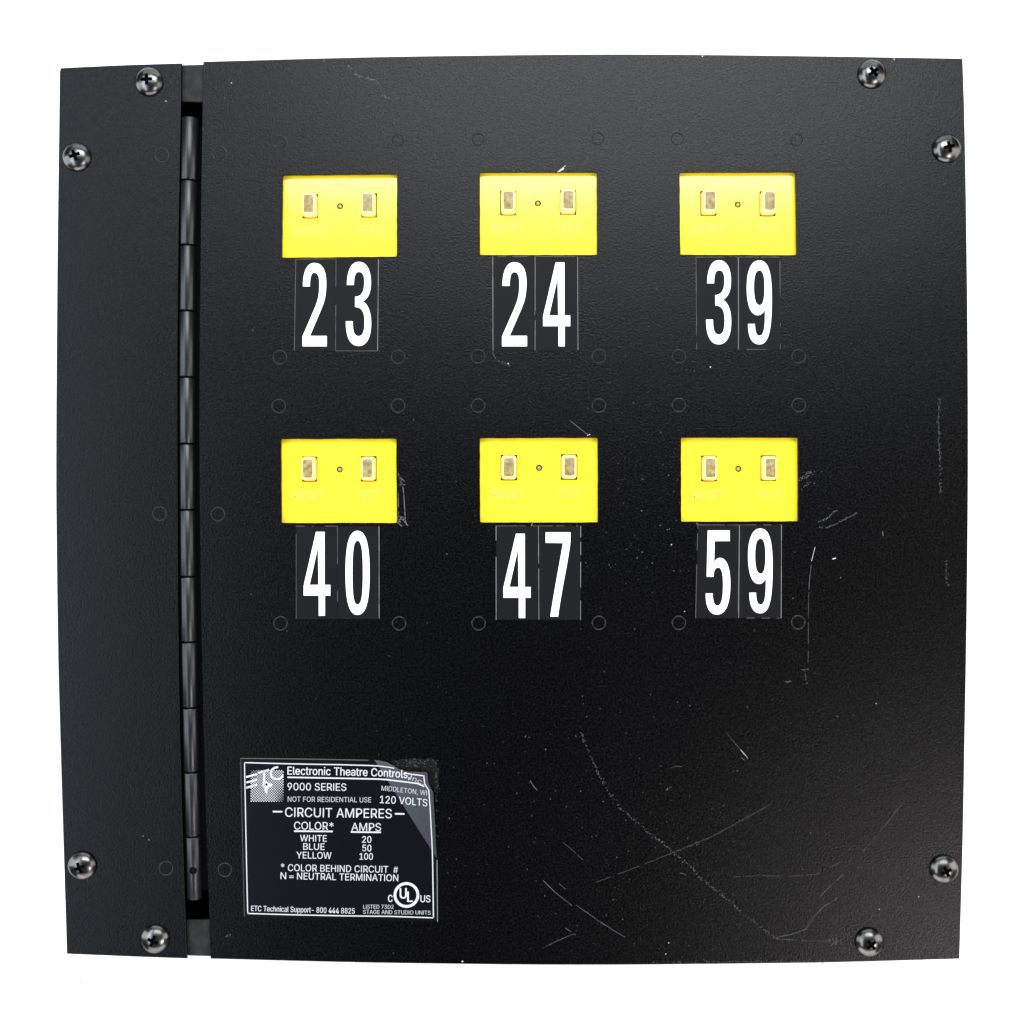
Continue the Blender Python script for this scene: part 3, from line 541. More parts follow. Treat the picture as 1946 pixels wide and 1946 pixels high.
def acc_obj(name, acc, m, parent, **k):
    me = bpy.data.meshes.new(name)
    me.from_pydata(acc[0], [], acc[1])
    bm = bmesh.new(); bm.from_mesh(me)
    for f in bm.faces:
        f.normal_update()
        if f.normal.z < 0: f.normal_flip()
    bm.to_mesh(me); bm.free()
    return link(name, me, parent, m, **k)

# ------------------------------------------------------------------ yellow outlet covers
HY = -0.0029                    # top of the yellow plate, below the front face
def crop(ox, oy): return lambda x, y: (ox + x * 0.20704, oy + y * 0.20704)
outs = {
    '23': ((500, 300), (360, 328, 507, 555), (900, 320, 1047, 547), (706, 443), (285, 575, 710), (865, 1085, 703), 0),
    '24': ((880, 300), (340, 298, 490, 528), (888, 293, 1040, 522), (687, 417), (265, 560, 685), (855, 1080, 682), 0),
    '39': ((1260, 300), (343, 300, 492, 532), (886, 305, 1035, 535), (686, 428), (272, 565, 690), (860, 1075, 690), 0),
    '40': ((500, 800), (355, 325, 498, 557), (895, 322, 1042, 555), (703, 445), (280, 565, 720), (862, 1075, 718), 1),
    '47': ((880, 800), (345, 310, 498, 545), (897, 305, 1050, 540), (698, 430), (272, 565, 708), (865, 1085, 700), 1),
    '59': ((1260, 800), (348, 317, 497, 555), (895, 315, 1042, 550), (692, 439), (275, 570, 715), (862, 1083, 714), 0),
}
def rrect(cx, cy, wx, wy, r, n=5):
    out = []
    for sx, sy, a0 in ((1, 1, 0), (-1, 1, 90), (-1, -1, 180), (1, -1, 270)):
        for k in range(n):
            a = R(a0 + 90 * k / (n - 1))
            out.append((cx + sx * (wx - r) + r * math.cos(a), cy + sy * (wy - r) + r * math.sin(a)))
    return out
tilt = {'23': (-.5, .2), '24': (-.1, .4), '39': (.3, .1), '40': (.1, -.2), '47': (.1, -.1), '59': (.4, .0)}
for key, (org, r1_, r2_, led, t1, t2, dk) in outs.items():
    c = crop(*org)
    q = covers[key]
    cx = sum(p[0] for p in q) / 4; cy = sum(p[1] for p in q) / 4
    plate = [(cx - 126, cy - 94), (cx + 126, cy - 94), (cx + 126, cy + 94), (cx - 126, cy + 94)]
    loops_ = [xy(plate, HY)]
    holes = []
    for r_ in (r1_, r2_):
        a = c(r_[0], r_[1]); b = c(r_[2], r_[3])
        h_ = ((a[0] + b[0]) / 2, (a[1] + b[1]) / 2, (b[0] - a[0]) / 2, (b[1] - a[1]) / 2)
        holes.append(h_)
        loops_.append(xy(rrect(*h_, 1.6), HY))
    lc = c(*led)
    loops_.append(xy([(lc[0] + 6.1 * math.cos(2 * math.pi * k / 24), lc[1] + 6.1 * math.sin(2 * math.pi * k / 24)) for k in range(24)], HY))
    plate_o = link('outlet_cover', fill_mesh('outlet_cover', loops_, 0.0022, 0.00012, ZF + HY), root, 'yellow',
                   label='yellow outlet cover above the number %s' % key)
    # dark backing behind the slots
    bm = bmesh.new()
    a = W(cx - 110, cy + 60, HY); b = W(cx + 110, cy - 60, HY)
    box(bm, (a.x, a.y, ZF + HY - .0062), (b.x, b.y, ZF + HY - .0052))
    from_bm('backing', bm, 'dark', plate_o)
    for (hx, hy, wx, wy), nm in zip(holes, ('reset_button', 'test_button')):
        jx = random.uniform(-.5, .5) + tilt[key][0]; jy = random.uniform(-.3, .3) + tilt[key][1]
        bm = bmesh.new()
        o_ = W(hx + jx, hy + jy, HY); o_.z = 0
        levels = [(-.005, 0.93, .0011), (.0006, 0.93, .0013), (.0024, .90, .0013), (.0034, .82, .0012), (.0040, .70, .0010), (.0041, .62, .0008)]
        wxm, wym = wx * P, wy * P
        rings = []
        for dz, f, rr in levels:
            inset = (1 - f) * wxm
            rings.append([bm.verts.new((o_.x + x, o_.y + y, ZF + HY + dz)) for x, y in rrect(0, 0, wxm - inset, wym - inset * 1.15, rr)])
        for ra, rb in zip(rings, rings[1:]):
            for i in range(len(ra)):
                j = (i + 1) % len(ra)
                bm.faces.new((ra[i], ra[j], rb[j], rb[i]))
        f = bm.faces.new(rings[-1]); f.material_index = 1
        bmesh.ops.recalc_face_normals(bm, faces=bm.faces)
        from_bm(nm, bm, ['cream', 'taupe'], plate_o, smooth=28)
    # indicator
    bm = bmesh.new()
    p = W(lc[0], lc[1], HY); rr = .00085
    lathe(bm, [(0, .0004), (rr * .5, .0003), (rr * .85, 0), (rr, -.0006), (rr, -.004)], 20, p.x, p.y, ZF + HY)
    bmesh.ops.recalc_face_normals(bm, faces=bm.faces)
    from_bm('indicator_light', bm, 'lens', plate_o, smooth=60)
    acc = ([], [])
    hh = HY + .00007
    put_text(acc, 'RESET', c(t1[0], t1[2]), c(t1[1], t1[2]), 16.8, -0.012, hh)
    put_text(acc, 'TEST', c(t2[0], t2[2]), c(t2[1], t2[2]), 16.8, -0.012, hh)
    acc_obj('lettering', acc, 'emboss', plate_o)

# ------------------------------------------------------------------ numerals
def path(s):
    tok = s.replace(',', ' ').split(); i = 0; out = []; cur = None
    def num():
        nonlocal i
        v = float(tok[i]); i += 1; return v
    cmd = None
    while i < len(tok):
        if tok[i] in 'MLC': cmd = tok[i]; i += 1
        if cmd in 'ML':
            cur = Vector((num(), num())); out.append(cur); cmd = 'L' if cmd == 'M' else cmd
        else:
            p1 = Vector((num(), num())); p2 = Vector((num(), num())); p3 = Vector((num(), num()))
            for k in range(1, 11):
                t_ = k / 10
                out.append((1 - t_) ** 3 * cur + 3 * (1 - t_) ** 2 * t_ * p1 + 3 * (1 - t_) * t_ * t_ * p2 + t_ ** 3 * p3)
            cur = p3
    if (out[0] - out[-1]).length < 1e-3: out.pop()
    return out
GL = {
    '2': ['M 366 1180 C 366 1045 402 965 472 965 C 548 965 580 1040 580 1150 C 580 1270 562 1325 530 1400 L 430 1635 L 585 1635 L 585 1730 L 362 1730 L 362 1640 L 462 1410 C 500 1320 517 1270 517 1165 C 517 1095 505 1055 472 1055 C 440 1055 430 1100 430 1180'],
    '3': ['M 770 1167 C 772 1040 805 955 880 955 C 955 955 990 1040 990 1140 C 990 1240 965 1290 916 1318 C 965 1345 992 1420 992 1520 C 992 1650 950 1727 878 1727 C 800 1727 760 1650 760 1500 L 823 1500 C 823 1590 835 1637 878 1637 C 920 1637 932 1580 932 1510 C 932 1420 910 1370 845 1370 L 845 1275 C 905 1275 930 1225 930 1140 C 930 1080 915 1047 880 1047 C 845 1047 835 1090 833 1167'],
    '4': ['M 850 960 L 930 960 L 930 1447 L 983 1447 L 983 1545 L 933 1545 L 933 1730 L 876 1730 L 876 1545 L 735 1545 L 735 1455', 'M 868 1100 L 790 1447 L 874 1447'],
    '9': ['M 780 1525 L 842 1525 C 845 1600 855 1633 886 1633 C 925 1633 938 1560 935 1392 C 918 1430 895 1445 868 1445 C 800 1445 768 1340 768 1190 C 768 1030 810 942 882 942 C 965 942 998 1040 998 1290 C 998 1600 965 1712 885 1712 C 815 1712 780 1650 780 1525',
          'M 884 1033 C 845 1033 833 1100 833 1190 C 833 1290 850 1353 886 1353 C 920 1353 932 1290 932 1190 C 932 1100 922 1033 884 1033'],
    '0': ['M 867 1008 C 945 1008 978 1130 978 1394 C 978 1660 945 1780 867 1780 C 790 1780 757 1660 757 1394 C 757 1130 790 1008 867 1008',
          'M 867 1098 C 905 1098 917 1190 917 1392 C 917 1600 905 1685 867 1685 C 830 1685 820 1600 820 1392 C 820 1190 830 1098 867 1098'],
    '7': ['M 760 1022 L 985 1022 L 985 1110 C 970 1260 895 1600 873 1795 L 803 1795 C 830 1600 895 1260 918 1120 L 760 1118'],
    '5': ['M 413 1005 L 612 1005 L 612 1102 L 475 1102 L 470 1300 C 485 1270 500 1257 525 1257 C 585 1257 617 1350 617 1490 C 617 1670 580 1777 498 1777 C 425 1777 392 1700 395 1582 L 457 1582 C 457 1650 470 1695 500 1695 C 540 1695 552 1620 552 1500 C 552 1400 540 1345 508 1345 C 480 1345 465 1375 465 1430 L 403 1430'],
}
H_ST = 0.00012
# key: crop origin, digit, box of the glyph in crop units, sticker corners (photo px), which
stick = [
    ((500, 300), '2', (362, 965, 585, 1730), [(562.1, 492.5), (638.6, 491.8), (637.6, 666.8), (559.3, 667)], '23', 'ff.f'),
    ((500, 300), '3', (760, 955, 992, 1727), [(639.2, 491.8), (719.2, 492.6), (717.6, 666.9), (638.4, 666.9)], '23', '.mf.'),
    ((880, 300), '2', (358, 958, 587, 1730), [(936.5, 488.0), (1016.4, 487.4), (1016.4, 665.6), (937, 665.6)], '24', 'ff.m'),
    ((880, 300), '4', (735, 960, 983, 1730), [(1017.0, 487.4), (1097.6, 487.4), (1098.4, 665.2), (1017.0, 665.6)], '24', 'fm.m'),
    ((1260, 300), '3', (395, 940, 625, 1712), [(1322.7, 488.6), (1402.6, 488.4), (1402.9, 664.2), (1324, 664.4)], '39', 'ff.f'),
    ((1260, 300), '9', (768, 942, 998, 1712), [(1403.4, 488.4), (1482, 488.6), (1483.2, 664.2), (1403.6, 664.2)], '39', 'fffm'),
    ((500, 800), '4', (373, 1018, 617, 1787), [(562.9, 999.8), (640.6, 999.8), (641.0, 1176.2), (562.9, 1176.4)], '40', 'f..f'),
    ((500, 800), '0', (757, 1008, 978, 1780), [(641.2, 999.8), (720.3, 999.8), (720.5, 1176.2), (641.6, 1176.4)], '40', '.m.f'),
    ((880, 800), '4', (370, 1035, 620, 1808), [(942.7, 999.4), (1022.5, 999.4), (1023.4, 1177.6), (942.9, 1177.9)], '47', 'f..m'),
    ((880, 800), '7', (758, 1022, 985, 1795), [(1023.3, 999.4), (1103.7, 999.4), (1103.3, 1177.9), (1024.2, 1177.6)], '47', 'fm.m'),
    ((1260, 800), '5', (392, 1005, 617, 1777), [(1326.0, 997.3), (1404.6, 997.7), (1402.7, 1174.4), (1321.9, 1174.8)], '59', 'ff.f'),
    ((1260, 800), '9', (780, 987, 1005, 1765), [(1405.4, 997.7), (1485.2, 997.3), (1484.5, 1174.9), (1403.8, 1174.4)], '59', 'fmfm'),
]
for org, dg_, bx, cor, key, ed in stick:
    o = link('number_sticker', fill_mesh('number_sticker', [xy(cor)], H_ST, 0.0, ZF + H_ST), root, 'sticker',
             label='black sticker with a white %s, in the number %s' % (dg_, key))
    loops_ = [path(s) for s in GL[dg_]]
    ax = min(p.x for p in loops_[0]); bx_ = max(p.x for p in loops_[0]); ay = min(p.y for p in loops_[0]); by = max(p.y for p in loops_[0])
    c = crop(*org)
    out = []
    for lp in loops_:
        out.append(xy([c(bx[0] + (p.x - ax) / (bx_ - ax) * (bx[2] - bx[0]), bx[1] + (p.y - ay) / (by - ay) * (bx[3] - bx[1])) for p in lp]))
    link('digit', fill_mesh('digit', out, 0.00004, 0.0, ZF + H_ST + .00004), o, 'ink')
    # worn light cut edges of the vinyl: top, right, bottom, left
    for e_i, ch in enumerate(ed):
        if ch == '.': continue
        acc = ([], [])
        a, b = Vector(cor[e_i]), Vector(cor[(e_i + 1) % 4])
        u = 0.0
        while u < 1:
            ln = random.uniform(.03, .2)
            if random.random() < (.92 if ch == 'm' else .75):
                put_ribbon(acc, [a.lerp(b, u), a.lerp(b, min(1, u + ln))], random.uniform(.7, 1.25), H_ST + .00001, step=50)
            u += ln
        if acc[0]: acc_obj('worn_edge', acc, 'edge_bright' if ch == 'm' else 'edge', o)

# ------------------------------------------------------------------ rating label
FA, FB = Vector((712, 1444.3)), Vector((830, 1631))
fd = (FB - FA).normalized(); fn = Vector((fd.y, -fd.x))
def lift(p):
    d = (Vector(p) - FA).dot(fn)
    if d <= 0: return 0.0
    return d * P * math.tan(R(13))
HL = 0.00016
main = [(456.9, 1441), (560, 1441.7), (712, 1444.3), (830, 1631), (831.3, 1751), (640, 1746.6), (463.9, 1742.5), (460.2, 1590)]
flap = [(712, 1444.3), (721, 1444.8), (735, 1447.5), (748, 1454), (758, 1460), (774, 1463.6), (813, 1463.6), (815.4, 1486), (824, 1502), (827, 1560), (828.6, 1600), (830, 1631)]
bm = bmesh.new()
cache = {}
def lv(p, top):
    k = (p, top)
    if k not in cache:
        v = W(p[0], p[1]); v.z = ZF + lift(p) + (HL if top else .00002)
        cache[k] = bm.verts.new(v)
    return cache[k]
for pg in (main, flap):
    f = bm.faces.new([lv(p, True) for p in pg][::-1]); f.normal_update()
    if f.normal.z < 0: f.normal_flip()
    f = bm.faces.new([lv(p, False) for p in pg]); f.material_index = 0
outline = main[:3] + flap[1:] + main[4:]
for a, b in zip(outline, outline[1:] + outline[:1]):
    f = bm.faces.new((lv(a, True), lv(b, True), lv(b, False), lv(a, False))); f.material_index = 1
label_o = from_bm('rating_label', bm, ['label', 'edge'], root, label='black label with white circuit ampere table and a lifted upper right corner')
HT = HL + .00004
s1 = 0.11387
def c1(x, y): return (440 + x * s1, 1420 + y * s1)
def c2(x, y): return (640 + x * s1, 1420 + y * s1)
def c3(x, y): return (440 + x * s1, 1580 + y * s1)
def c4(x, y): return (640 + x * s1, 1580 + y * s1)
acc = ([], [])
T = lambda s, a, b, cap, bold=0.0, bc=None: put_text(acc, s, a, b, cap, bold, HT, lift, bc)
T('Electronic Theatre Controls,', c1(935, 455), c2(1225, 500), 15, .028, lambda u: 2.2 * (u * u - u) * 1.2)
T('9000 SERIES', c1(935, 715), c2(160, 725), 13.9, .004)
T('120 VOLTS', c2(720, 930), c2(1515, 965), 14, .008)
T('CIRCUIT AMPERES', c1(895, 1157), c2(918, 1182), 17.5, .004)
T('COLOR', c1(1045, 1370), c1(1610, 1378), 14.8, .004)
T('*', c1(1632, 1382), c1(1705, 1382), 14.8, .0)
T('AMPS', c2(245, 1390), c2(738, 1397), 14.8, .004)
T('WHITE', c3(1145, 163), c3(1590, 170), 12.4, .006)
T('BLUE', c3(1198, 303), c3(1553, 308), 12.4, .006)
T('YELLOW', c3(1085, 448), c3(1668, 455), 12.6, .006)
T('20', c4(425, 185), c4(577, 187), 12.4, .02)
T('50', c4(428, 328), c4(577, 330), 12.4, .02)
T('100', c4(383, 468), c4(602, 470), 12.4, .02)
T('*', c3(825, 645), c3(885, 645), 12.8, .0)
T('COLOR BEHIND CIRCUIT', c3(942, 658), c4(858, 688), 12.8, .004)
T('#', c4(945, 693), c4(1020, 694), 12.5, .0)
T('N', c3(818, 792), c3(912, 794), 12.8, .004)
T('NEUTRAL TERMINATION', c3(1095, 798), c4(1025, 830), 12.8, .008)
T('ETC Technical Support- 800 444 8825', c3(330, 1325), c4(298, 1370), 10.2, .02)
T('U', c4(1055, 1115), c4(1165, 1115), 19.4, .05)
T('L', c4(1180, 1172), c4(1265, 1172), 19.2, .05)
T('C', c4(858, 1172), c4(930, 1172), 13, .04)
T('US', c4(1397, 1177), c4(1560, 1179), 13, .03)
Rb = lambda pts, wd: put_ribbon(acc, pts, wd, HT, lift, 6)
Rb([c1(935, 500), c2(0, 515), c2(720, 530), c2(1350, 580), c2(1470, 628)], 2.7)
Rb([c1(690, 1072), c1(850, 1074)], 3.0)
Rb([c2(970, 1108), c2(1130, 1112)], 3.0)
Rb([c1(1045, 1398), c1(1690, 1403)], 2.9)
Rb([c2(235, 1412), c2(738, 1418)], 2.9)
Rb([c3(965, 740), c3(1037, 741)], 1.3); Rb([c3(965, 768), c3(1037, 769)], 1.3)
cx, cy = c4(1163, 1058)
Rb([(cx + 21.8 * math.cos(2 * math.pi * k / 48), cy + 21.8 * math.sin(2 * math.pi * k / 48)) for k in range(49)], 5.2)
acc_obj('lettering', acc, 'ink_label', label_o)
acc = ([], [])
T('NOT FOR RESIDENTIAL USE', c1(940, 905), c2(575, 918), 9.6, .004)
T('MIDDLETON, WI', c2(745, 722), c2(1510, 777), 9.4, .01)
T('Inc.', c2(1225, 520), c2(1455, 605), 9.5, -.01)
T('LISTED 73D2', c4(443, 1285), c4(948, 1288), 7.4, .02)
T('STAGE AND STUDIO UNITS', c4(440, 1372), c4(1565, 1387), 7.5, .02)
acc_obj('small_lettering', acc, 'ink_thin', label_o)
acc = ([], [])
Rb([c1(210, 255), c1(950, 275), c1(1800, 290), c2(500, 302), c2(720, 312), c2(860, 324), c2(965, 338)], 2.1)
Rb([c2(1130, 412), c2(1240, 428), c2(1465, 445)], 2.2)
Rb([c2(1462, 440), c2(1475, 580), c2(1545, 690), c2(1565, 1000), c2(1590, 1580), c4(1600, 500), c4(1608, 1000), c4(1614, 1450)], 2.0)
Rb([c4(1624, 1440), c4(900, 1415), c3(1932, 1407), c3(1000, 1388), c3(262, 1366)], 2.1)
Rb([c1(218, 250), c1(245, 1581), c3(245, 200), c3(258, 800), c3(272, 1376)], 1.9)
acc_obj('border_line', acc, 'ink_label', label_o)
# logo with its field of halftone dots
acc = ([], [])
Rb([c1(245, 497), c1(425, 447)], 3.6); Rb([c1(248, 587), c1(425, 540)], 3.6); Rb([c1(250, 675), c1(430, 622)], 3.6)
Rb([c1(440, 430), c1(628, 376)], 3.6); Rb([c1(545, 400), c1(548, 560), c1(535, 660)], 4.0)
arc = [c1(780, 330), c1(720, 340), c1(672, 375), c1(652, 430), c1(668, 485), c1(715, 525), c1(775, 532), c1(830, 508), c1(855, 465)]
Rb(arc, 3.8)
star = [(520, 660), (560, 600), (575, 560), (600, 585), (645, 600), (690, 615), (670, 660), (625, 665), (605, 700), (590, 800), (572, 745), (548, 715), (560, 680)]
b0 = len(acc[0])
for p in star:
    q = c1(*p); v = W(*q); v.z = ZF + HT; acc[0].append(v)
cc = W(*c1(592, 660)); cc.z = ZF + HT; acc[0].append(cc)
for i in range(len(star)): acc[1].append((b0 + i, b0 + (i + 1) % len(star), b0 + len(star)))
for iy in range(25):
    for ix in range(26):
        if (ix + iy) % 2: continue
        x = 330 + ix * 21.2; y = 390 + iy * 21.2
        fade = 1.0
        if y < 560: fade = min(1, .35 + (x - 320) / 400 + (y - 390) / 300)
        if x > 700 and y > 620: fade = max(.35, 1 - (x - 700) / 260 * (y - 600) / 300)
        q = c1(x, y)
        r = 1.05 * fade
        put_quad(acc, q[0], q[1], r, r, HT + .000004, None, math.pi / 4 if fade < .7 else 0.3)
acc_obj('logo', acc, 'ink_label', label_o)
acc = ([], [])
q = c1(583, 622)
put_ribbon(acc, [(q[0] + 1.3 * math.cos(k), q[1] + 1.3 * math.sin(k)) for k in (0, 1, 2, 3, 4, 5, 6, 6.28)], 2.6, HT + .00002, None, 9)
acc_obj('logo_dot', acc, 'label', label_o)
# pale cut edges of the label
acc = ([], [])
put_ribbon(acc, [(830.6, 1634), (831, 1700), (831.4, 1751)], 1.5, HL + .00002, lift)
acc_obj('worn_edge', acc, 'edge_bright', label_o)
acc = ([], [])
put_ribbon(acc, [(457.2, 1441.2), (560, 1442.2), (700, 1444.6)], 1.8, HL + .00002)
put_ribbon(acc, [(457.4, 1441.2), (460.6, 1590), (464.2, 1742)], 1.0, HL + .00002)
put_ribbon(acc, [(712, 1444.8), (735, 1448), (748, 1454.6), (758, 1460.6)], 1.6, HL + .00003, lift)
acc_obj('worn_edge', acc, 'edge', label_o)

# glue residue around the torn corner
def blob(pts, name, m, parent, h, lab=None):
    me = fill_mesh(name, [xy(pts)], .00004, 0, ZF + h)
    return link(name, me, parent, m, label=lab)
res = [(744, 1446), (770, 1443), (800, 1442), (824, 1444), (832, 1450), (833, 1480), (832, 1500), (829, 1520), (828, 1506), (820, 1494), (812, 1486), (812, 1466), (780, 1466), (758, 1464), (745, 1455)]
res = [(x + random.uniform(-2.2, 2.2), y + random.uniform(-2, 2)) for x, y in catmull(res, 4)]
res_o = blob(res, 'glue_residue', 'residue', label_o, .00004, 'brownish glue residue around the lifted label corner')
acc = ([], [])
for i in range(100):      # crumbs of glue and lint, thinning out beyond the patch
    if i % 3: x, y = random.gauss(790, 22), 1450 + abs(random.gauss(0, 6)) * random.choice((-1, 1))
    else: x, y = random.gauss(830, 2.5), random.uniform(1450, 1600 if i % 2 else 1530)
    if x < 745: continue
    rr_ = random.uniform(.35, .9)
    put_quad(acc, x, y, rr_ * random.uniform(.8, 2), rr_, .00012, None, random.uniform(0, 3))
acc_obj('lint', acc, 'faint', label_o, kind='stuff')

# ------------------------------------------------------------------ scratches, scuffs and dust on the door
S = {'faint': ([], []), 'mid': ([], []), 'bright': ([], [])}
HS = .00003
def scr(lv_, conv, pts, wd=1.0, dotted=False, gap=.15, jit=.4):
    pts = [Vector(conv(*p)) for p in pts]
    acc = S[lv_]
    for a, b in zip(pts, pts[1:]):
        L = (b - a).length; u = 0; d = (b - a) / max(L, 1e-6); ang = math.atan2(d.y, d.x)
        while u < L:
            ln = random.uniform(1.0, 3.0) if dotted else random.uniform(4, 12)
            if random.random() > gap:
                p = a + d * u; q = a + d * min(L, u + ln)
                if dotted:
                    put_quad(acc, p.x + random.gauss(0, jit * 1.6), p.y + random.gauss(0, jit * 1.6), ln * .5, random.uniform(.3, .7) * wd, HS, None, ang + random.uniform(-.7, .7))
                else:
                    put_ribbon(acc, [p, q], wd * random.uniform(.55, 1.1), HS, None, 50)
            u += ln
k7 = lambda x, y: (980 + x * .3106, 1360 + y * .3106)
k8 = lambda x, y: (1480 + x * .3623, 700 + y * .3623)
k9 = lambda x, y: (1280 + x * .4036, 1080 + y * .4036)
k10 = lambda x, y: (640 + x * .3106, 100 + y * .3106)
k40 = crop(500, 800); k24 = crop(880, 300); k47 = crop(880, 800); k59 = crop(1260, 800); k39 = crop(1260, 300)
dot = [(400, 105), (450, 230), (505, 345), (560, 450), (640, 565), (720, 630), (810, 715), (890, 775), (970, 840), (1060, 910), (1130, 995), (1200, 1050), (1300, 1130), (1390, 1215), (1500, 1295), (1600, 1365)]
scr('mid', k7, dot, .9, True, .68, .6); scr('faint', k7, dot, 1.5, True, .5, 1.2)
scr('faint', k7, [(495, 1018), (720, 935), (970, 835), (1200, 740), (1420, 620), (1565, 538)], 1.0, gap=.15)
scr('faint', k7, [(970, 835), (1200, 740), (1420, 620), (1565, 538)], 1.0, True, .3)
scr('mid', k7, [(168, 1008), (240, 1080), (345, 1162)], 1.0); scr('mid', k7, [(370, 1160), (430, 1200)], .8); scr('faint', k7, [(430, 1200), (540, 1280)], 1.3)
scr('mid', k7, [(520, 1262), (600, 1315), (672, 1357)], .9, gap=.05)
scr('mid', k7, [(180, 938), (215, 972)], .8); scr('faint', k7, [(250, 1015), (315, 1070)], 1.1); scr('faint', k7, [(290, 775), (350, 825), (410, 882)], 1.1)
scr('mid', k7, [(88, 397), (105, 425), (130, 455)], 1.3, gap=0)
scr('faint', k7, [(1290, 105), (1330, 155), (1375, 208)], 1.1); scr('bright', k7, [(1375, 208), (1422, 262)], .9, gap=0); scr('mid', k7, [(1380, 255), (1400, 274)], .9, gap=0)
scr('faint', k7, [(160, 1425), (240, 1385), (330, 1345), (390, 1325)], 1.2); scr('mid', k7, [(160, 1425), (200, 1405)], .9); scr('mid', k7, [(305, 1300), (365, 1340)], .9)
scr('mid', k7, [(925, 455), (945, 435)], 1.2, True, 0); scr('mid', k7, [(1005, 962), (1040, 972)], 1.0); scr('faint', k7, [(945, 322), (985, 308), (1035, 315)], .9)
scr('mid', k9, [(485, 1738), (560, 1722), (625, 1698), (660, 1640), (710, 1590), (770, 1555)], .75, gap=.1)
scr('mid', k9, [(690, 1545), (745, 1490), (800, 1440)], .7, gap=.1)
scr('faint', k9, [(890, 1335), (980, 1230), (1075, 1110)], 1.1)
scr('faint', k9, [(285, 1452), (400, 1447), (550, 1450), (680, 1440), (790, 1380)], 1.0)
scr('faint', k9, [(485, 1745), (640, 1755), (790, 1755)], 1.1); scr('faint', k9, [(720, 1752), (775, 1758)], 3, True, .1, 1.5)
scr('bright', k8, [(190, 938), (172, 1010)], .8, gap=0); scr('mid', k8, [(170, 1030), (160, 1120), (157, 1200)], .9, gap=.05)
scr('faint', k8, [(157, 1200), (155, 1310), (155, 1480), (153, 1560)], 1.1); scr('faint', k8, [(120, 1580), (160, 1578)], 1.5, True, .1); scr('mid', k8, [(138, 1590), (145, 1655)], .9, True, .3)
scr('mid', k8, [(30, 1645), (65, 1640)], 1.4, True, .2)
scr('mid', k8, [(210, 805), (250, 790), (290, 750), (308, 748)], 1.3, True, .1); scr('faint', k8, [(215, 835), (265, 832), (320, 805), (410, 760)], 1.5, True, .1); scr('mid', k8, [(265, 832), (320, 805), (410, 760)], .8, True, .5)
for _ in range(3): scr('mid', k8, [(110, 585), (178, 535)], 1.1, True, .35, 1.8)
scr('mid', k8, [(120, 640), (150, 605), (190, 595)], .9, True, .3, 1.0)
scr('bright', k8, [(282, 1000), (300, 995)], 1.8, gap=0); scr('mid', k8, [(545, 855), (547, 880)], 1.6, gap=0)
scr('faint', k8, [(840, 155), (838, 300), (845, 450), (850, 655)], 1.6, True, .2, .8); scr('mid', k8, [(840, 170), (838, 300), (845, 450)], .8, True, .7)
scr('faint', k8, [(875, 1010), (882, 1140)], 1.5, True, .3, 1)
# scrapes beside the cover above 40
scr('mid', k40, [(1240, 660), (1243, 860)], 1.5, gap=.1); scr('mid', k40, [(1240, 480), (1262, 560), (1285, 620), (1297, 760), (1305, 900)], 1.6, gap=.02)
for _ in range(4): scr('mid', k40, [(1245 + 8 * _, 500 + 12 * _), (1285, 610)], 1.6, gap=0)
scr('mid', k40, [(1262, 520), (1300, 555)], 1.3, gap=0); scr('mid', k40, [(1250, 585), (1302, 585)], 1.2, gap=0)
scr('bright', k40, [(1226, 878), (1232, 890)], 1.2, gap=0)
for a, b in (((1235, 872), (1290, 885)), ((1228, 925), (1275, 967)), ((1262, 890), (1330, 960)), ((1235, 925), (1275, 875)), ((1250, 905), (1305, 900)), ((1228, 900), (1262, 930)), ((1300, 900), (1315, 940))):
    scr('mid', k40, [a, b], 2.0, gap=0)
scr('bright', k24, [(868, 130), (905, 100), (942, 70)], 1.2, gap=0); scr('bright', k24, [(880, 125), (925, 98)], 2.2, gap=0); scr('mid', k24, [(465, 130), (470, 112)], 1.4, gap=0)
scr('faint', k24, [(1120, 55), (1165, 10)], 2.2, True, .1, 1.2); scr('faint', k24, [(1030, -60), (1075, -130)], 1.0)
scr('mid', k24, [(272, 1560), (275, 1800)], 1.2, gap=.05); scr('mid', k24, [(275, 1800), (300, 1845), (340, 1872)], 1.1, gap=.05); scr('mid', k24, [(360, 1880), (415, 1895)], 1.5, True, 0, .9); scr('bright', k24, [(412, 1883), (418, 1892)], 2.2, gap=0)
scr('mid', k24, [(460, 905), (500, 900)], 2.2, True, 0, 1.2); scr('mid', k24, [(1020, 905), (1045, 912)], 1.6, True, 0)
scr('mid', k47, [(985, 0), (1080, 75), (1150, 130)], 1.2, gap=0); scr('bright', k47, [(1140, 135), (1166, 122)], 1.4, gap=0); scr('bright', k47, [(628, 966), (636, 938)], .9, gap=0)
scr('mid', k59, [(310, 930), (320, 965)], 1.4, True, 0); scr('mid', k59, [(40, 995), (55, 990)], 1.2, True, 0)
for p in ([(70, 92), (88, 100)], [(115, 130), (155, 148)], [(185, 155), (240, 175), (258, 190)], [(285, 260), (300, 275), (320, 283)]): scr('mid', k10, p, 1.5, True, 0, .8)
scr('faint', k10, [(355, 278), (405, 278)], 1.3, True, .1); scr('faint', k10, [(258, 190), (275, 235), (285, 260)], .9)
idn = lambda x, y: (x, y)
scr('mid', idn, [(614, 118), (618, 110)], 1.6, gap=0)
scr('mid', idn, [(1698, 118), (1700, 112)], 2.4, True, 0, 1.2); scr('bright', idn, [(1698, 111), (1700, 114)], 1.6, gap=0)
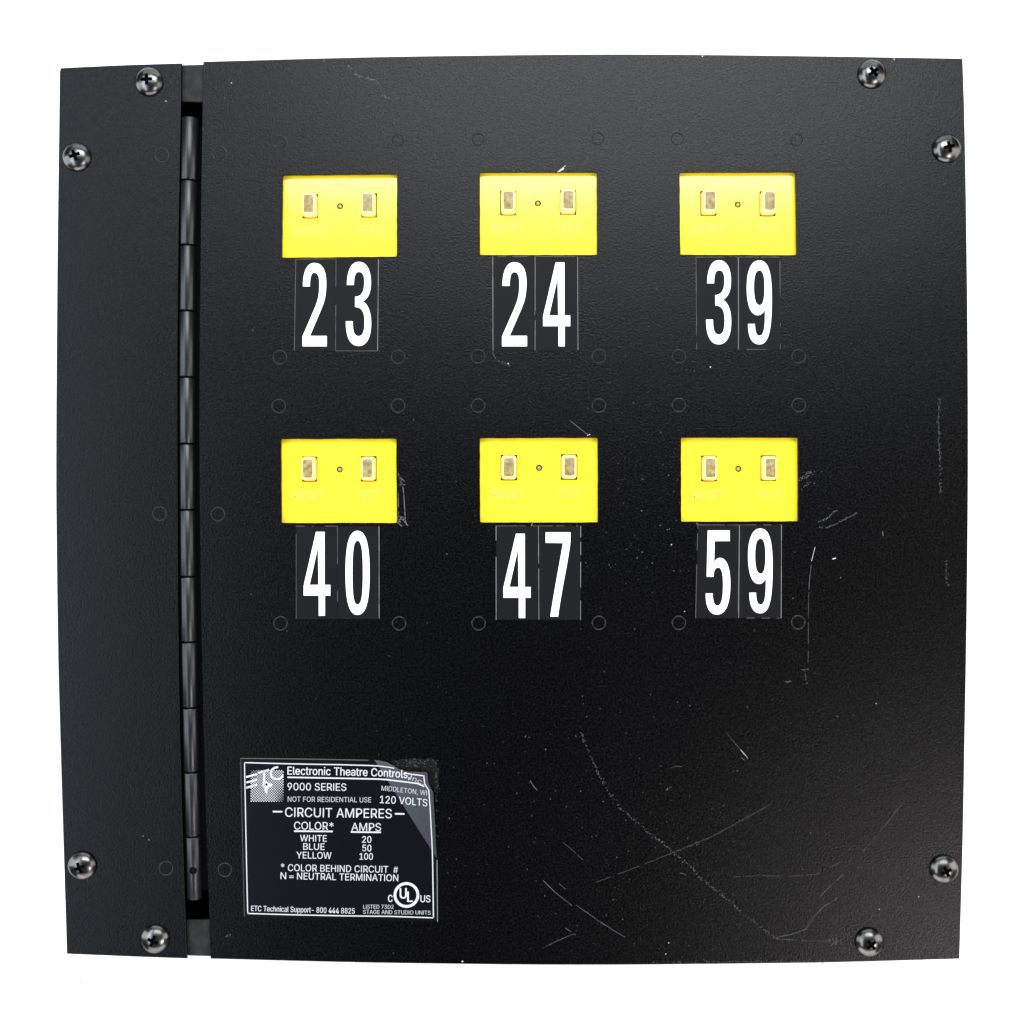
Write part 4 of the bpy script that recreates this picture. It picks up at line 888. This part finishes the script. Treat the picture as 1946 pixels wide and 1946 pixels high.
for x in range(1240, 1570, 9): scr('faint', idn, [(x, 1829.0 - (x - 1240) * .0085), (x + 7, 1829.0 - (x - 1240) * .0085)], 1.8, True, .4, 1.0)
scr('mid', idn, [(430, 1781), (440, 1776)], 1.0, True, 0, .8)
for x, y, r in ((315.2, 192.2, 1.3), (878.8, 1827, 1.8), (440, 157.5, 1.2), (1350, 697.5, 1.6), (1271, 1792, 1.1), (1265, 1813, 1.1), (1665, 1337, 1.1), (1746, 1704, 1.0), (1671, 1728, .9), (1276, 1035, 1.3),
                (1335, 107, 1.6), (358, 267, 1.4), (283, 1596, .8), (272, 1589, .7), (1395, 1121, 1.0), (528, 1638, 1.1), (1301, 1162, 1.1)):
    put_quad(S['bright'], x, y, r * .8, r * .65, HS, None, random.uniform(0, 3))
# fine dust: denser over the lower middle of the door
inside_cover = lambda x, y: any(q[0][0] - 3 < x < q[1][0] + 3 and q[0][1] - 3 < y < q[2][1] + 3 for q in covers.values()) or (455 < x < 835 and 1438 < y < 1753)
for i in range(800):
    if i < 350: x, y = random.gauss(1130, 260), random.gauss(1560, 170)
    elif i < 620: x, y = random.gauss(1250, 150), random.gauss(1000, 130)
    else: x, y = random.uniform(405, 1815), random.uniform(125, 1815)
    if not (405 < x < 1815 and 125 < y < 1815) or inside_cover(x, y): continue
    r = random.choice((.35, .45, .45, .6, .8))
    put_quad(S['mid' if random.random() < .3 else 'faint'], x, y, r * random.uniform(.7, 1.6), r, HS, None, random.uniform(0, 3))
for lv_, nm in (('faint', 'faint_scuffs'), ('mid', 'scratches'), ('bright', 'bare_nicks')):
    acc_obj(nm, S[lv_], lv_, door, kind='stuff')

# ------------------------------------------------------------------ a speck lying on the white surface
k = (D + ZF) / D
bm = bmesh.new()
bmesh.ops.create_icosphere(bm, subdivisions=2, radius=0.0004)
for v in bm.verts: v.co = Vector((v.co.x * .8, v.co.y * 1.5, v.co.z * .5)) * random.uniform(.9, 1.1)
o = from_bm('dust_speck', bm, 'fleck', loc=((155.5 - 973) * P * k, (973 - 1865) * P * k, .0002))
o['label'] = 'tiny grey speck on the white surface below the left end of the box'
o['category'] = 'speck'
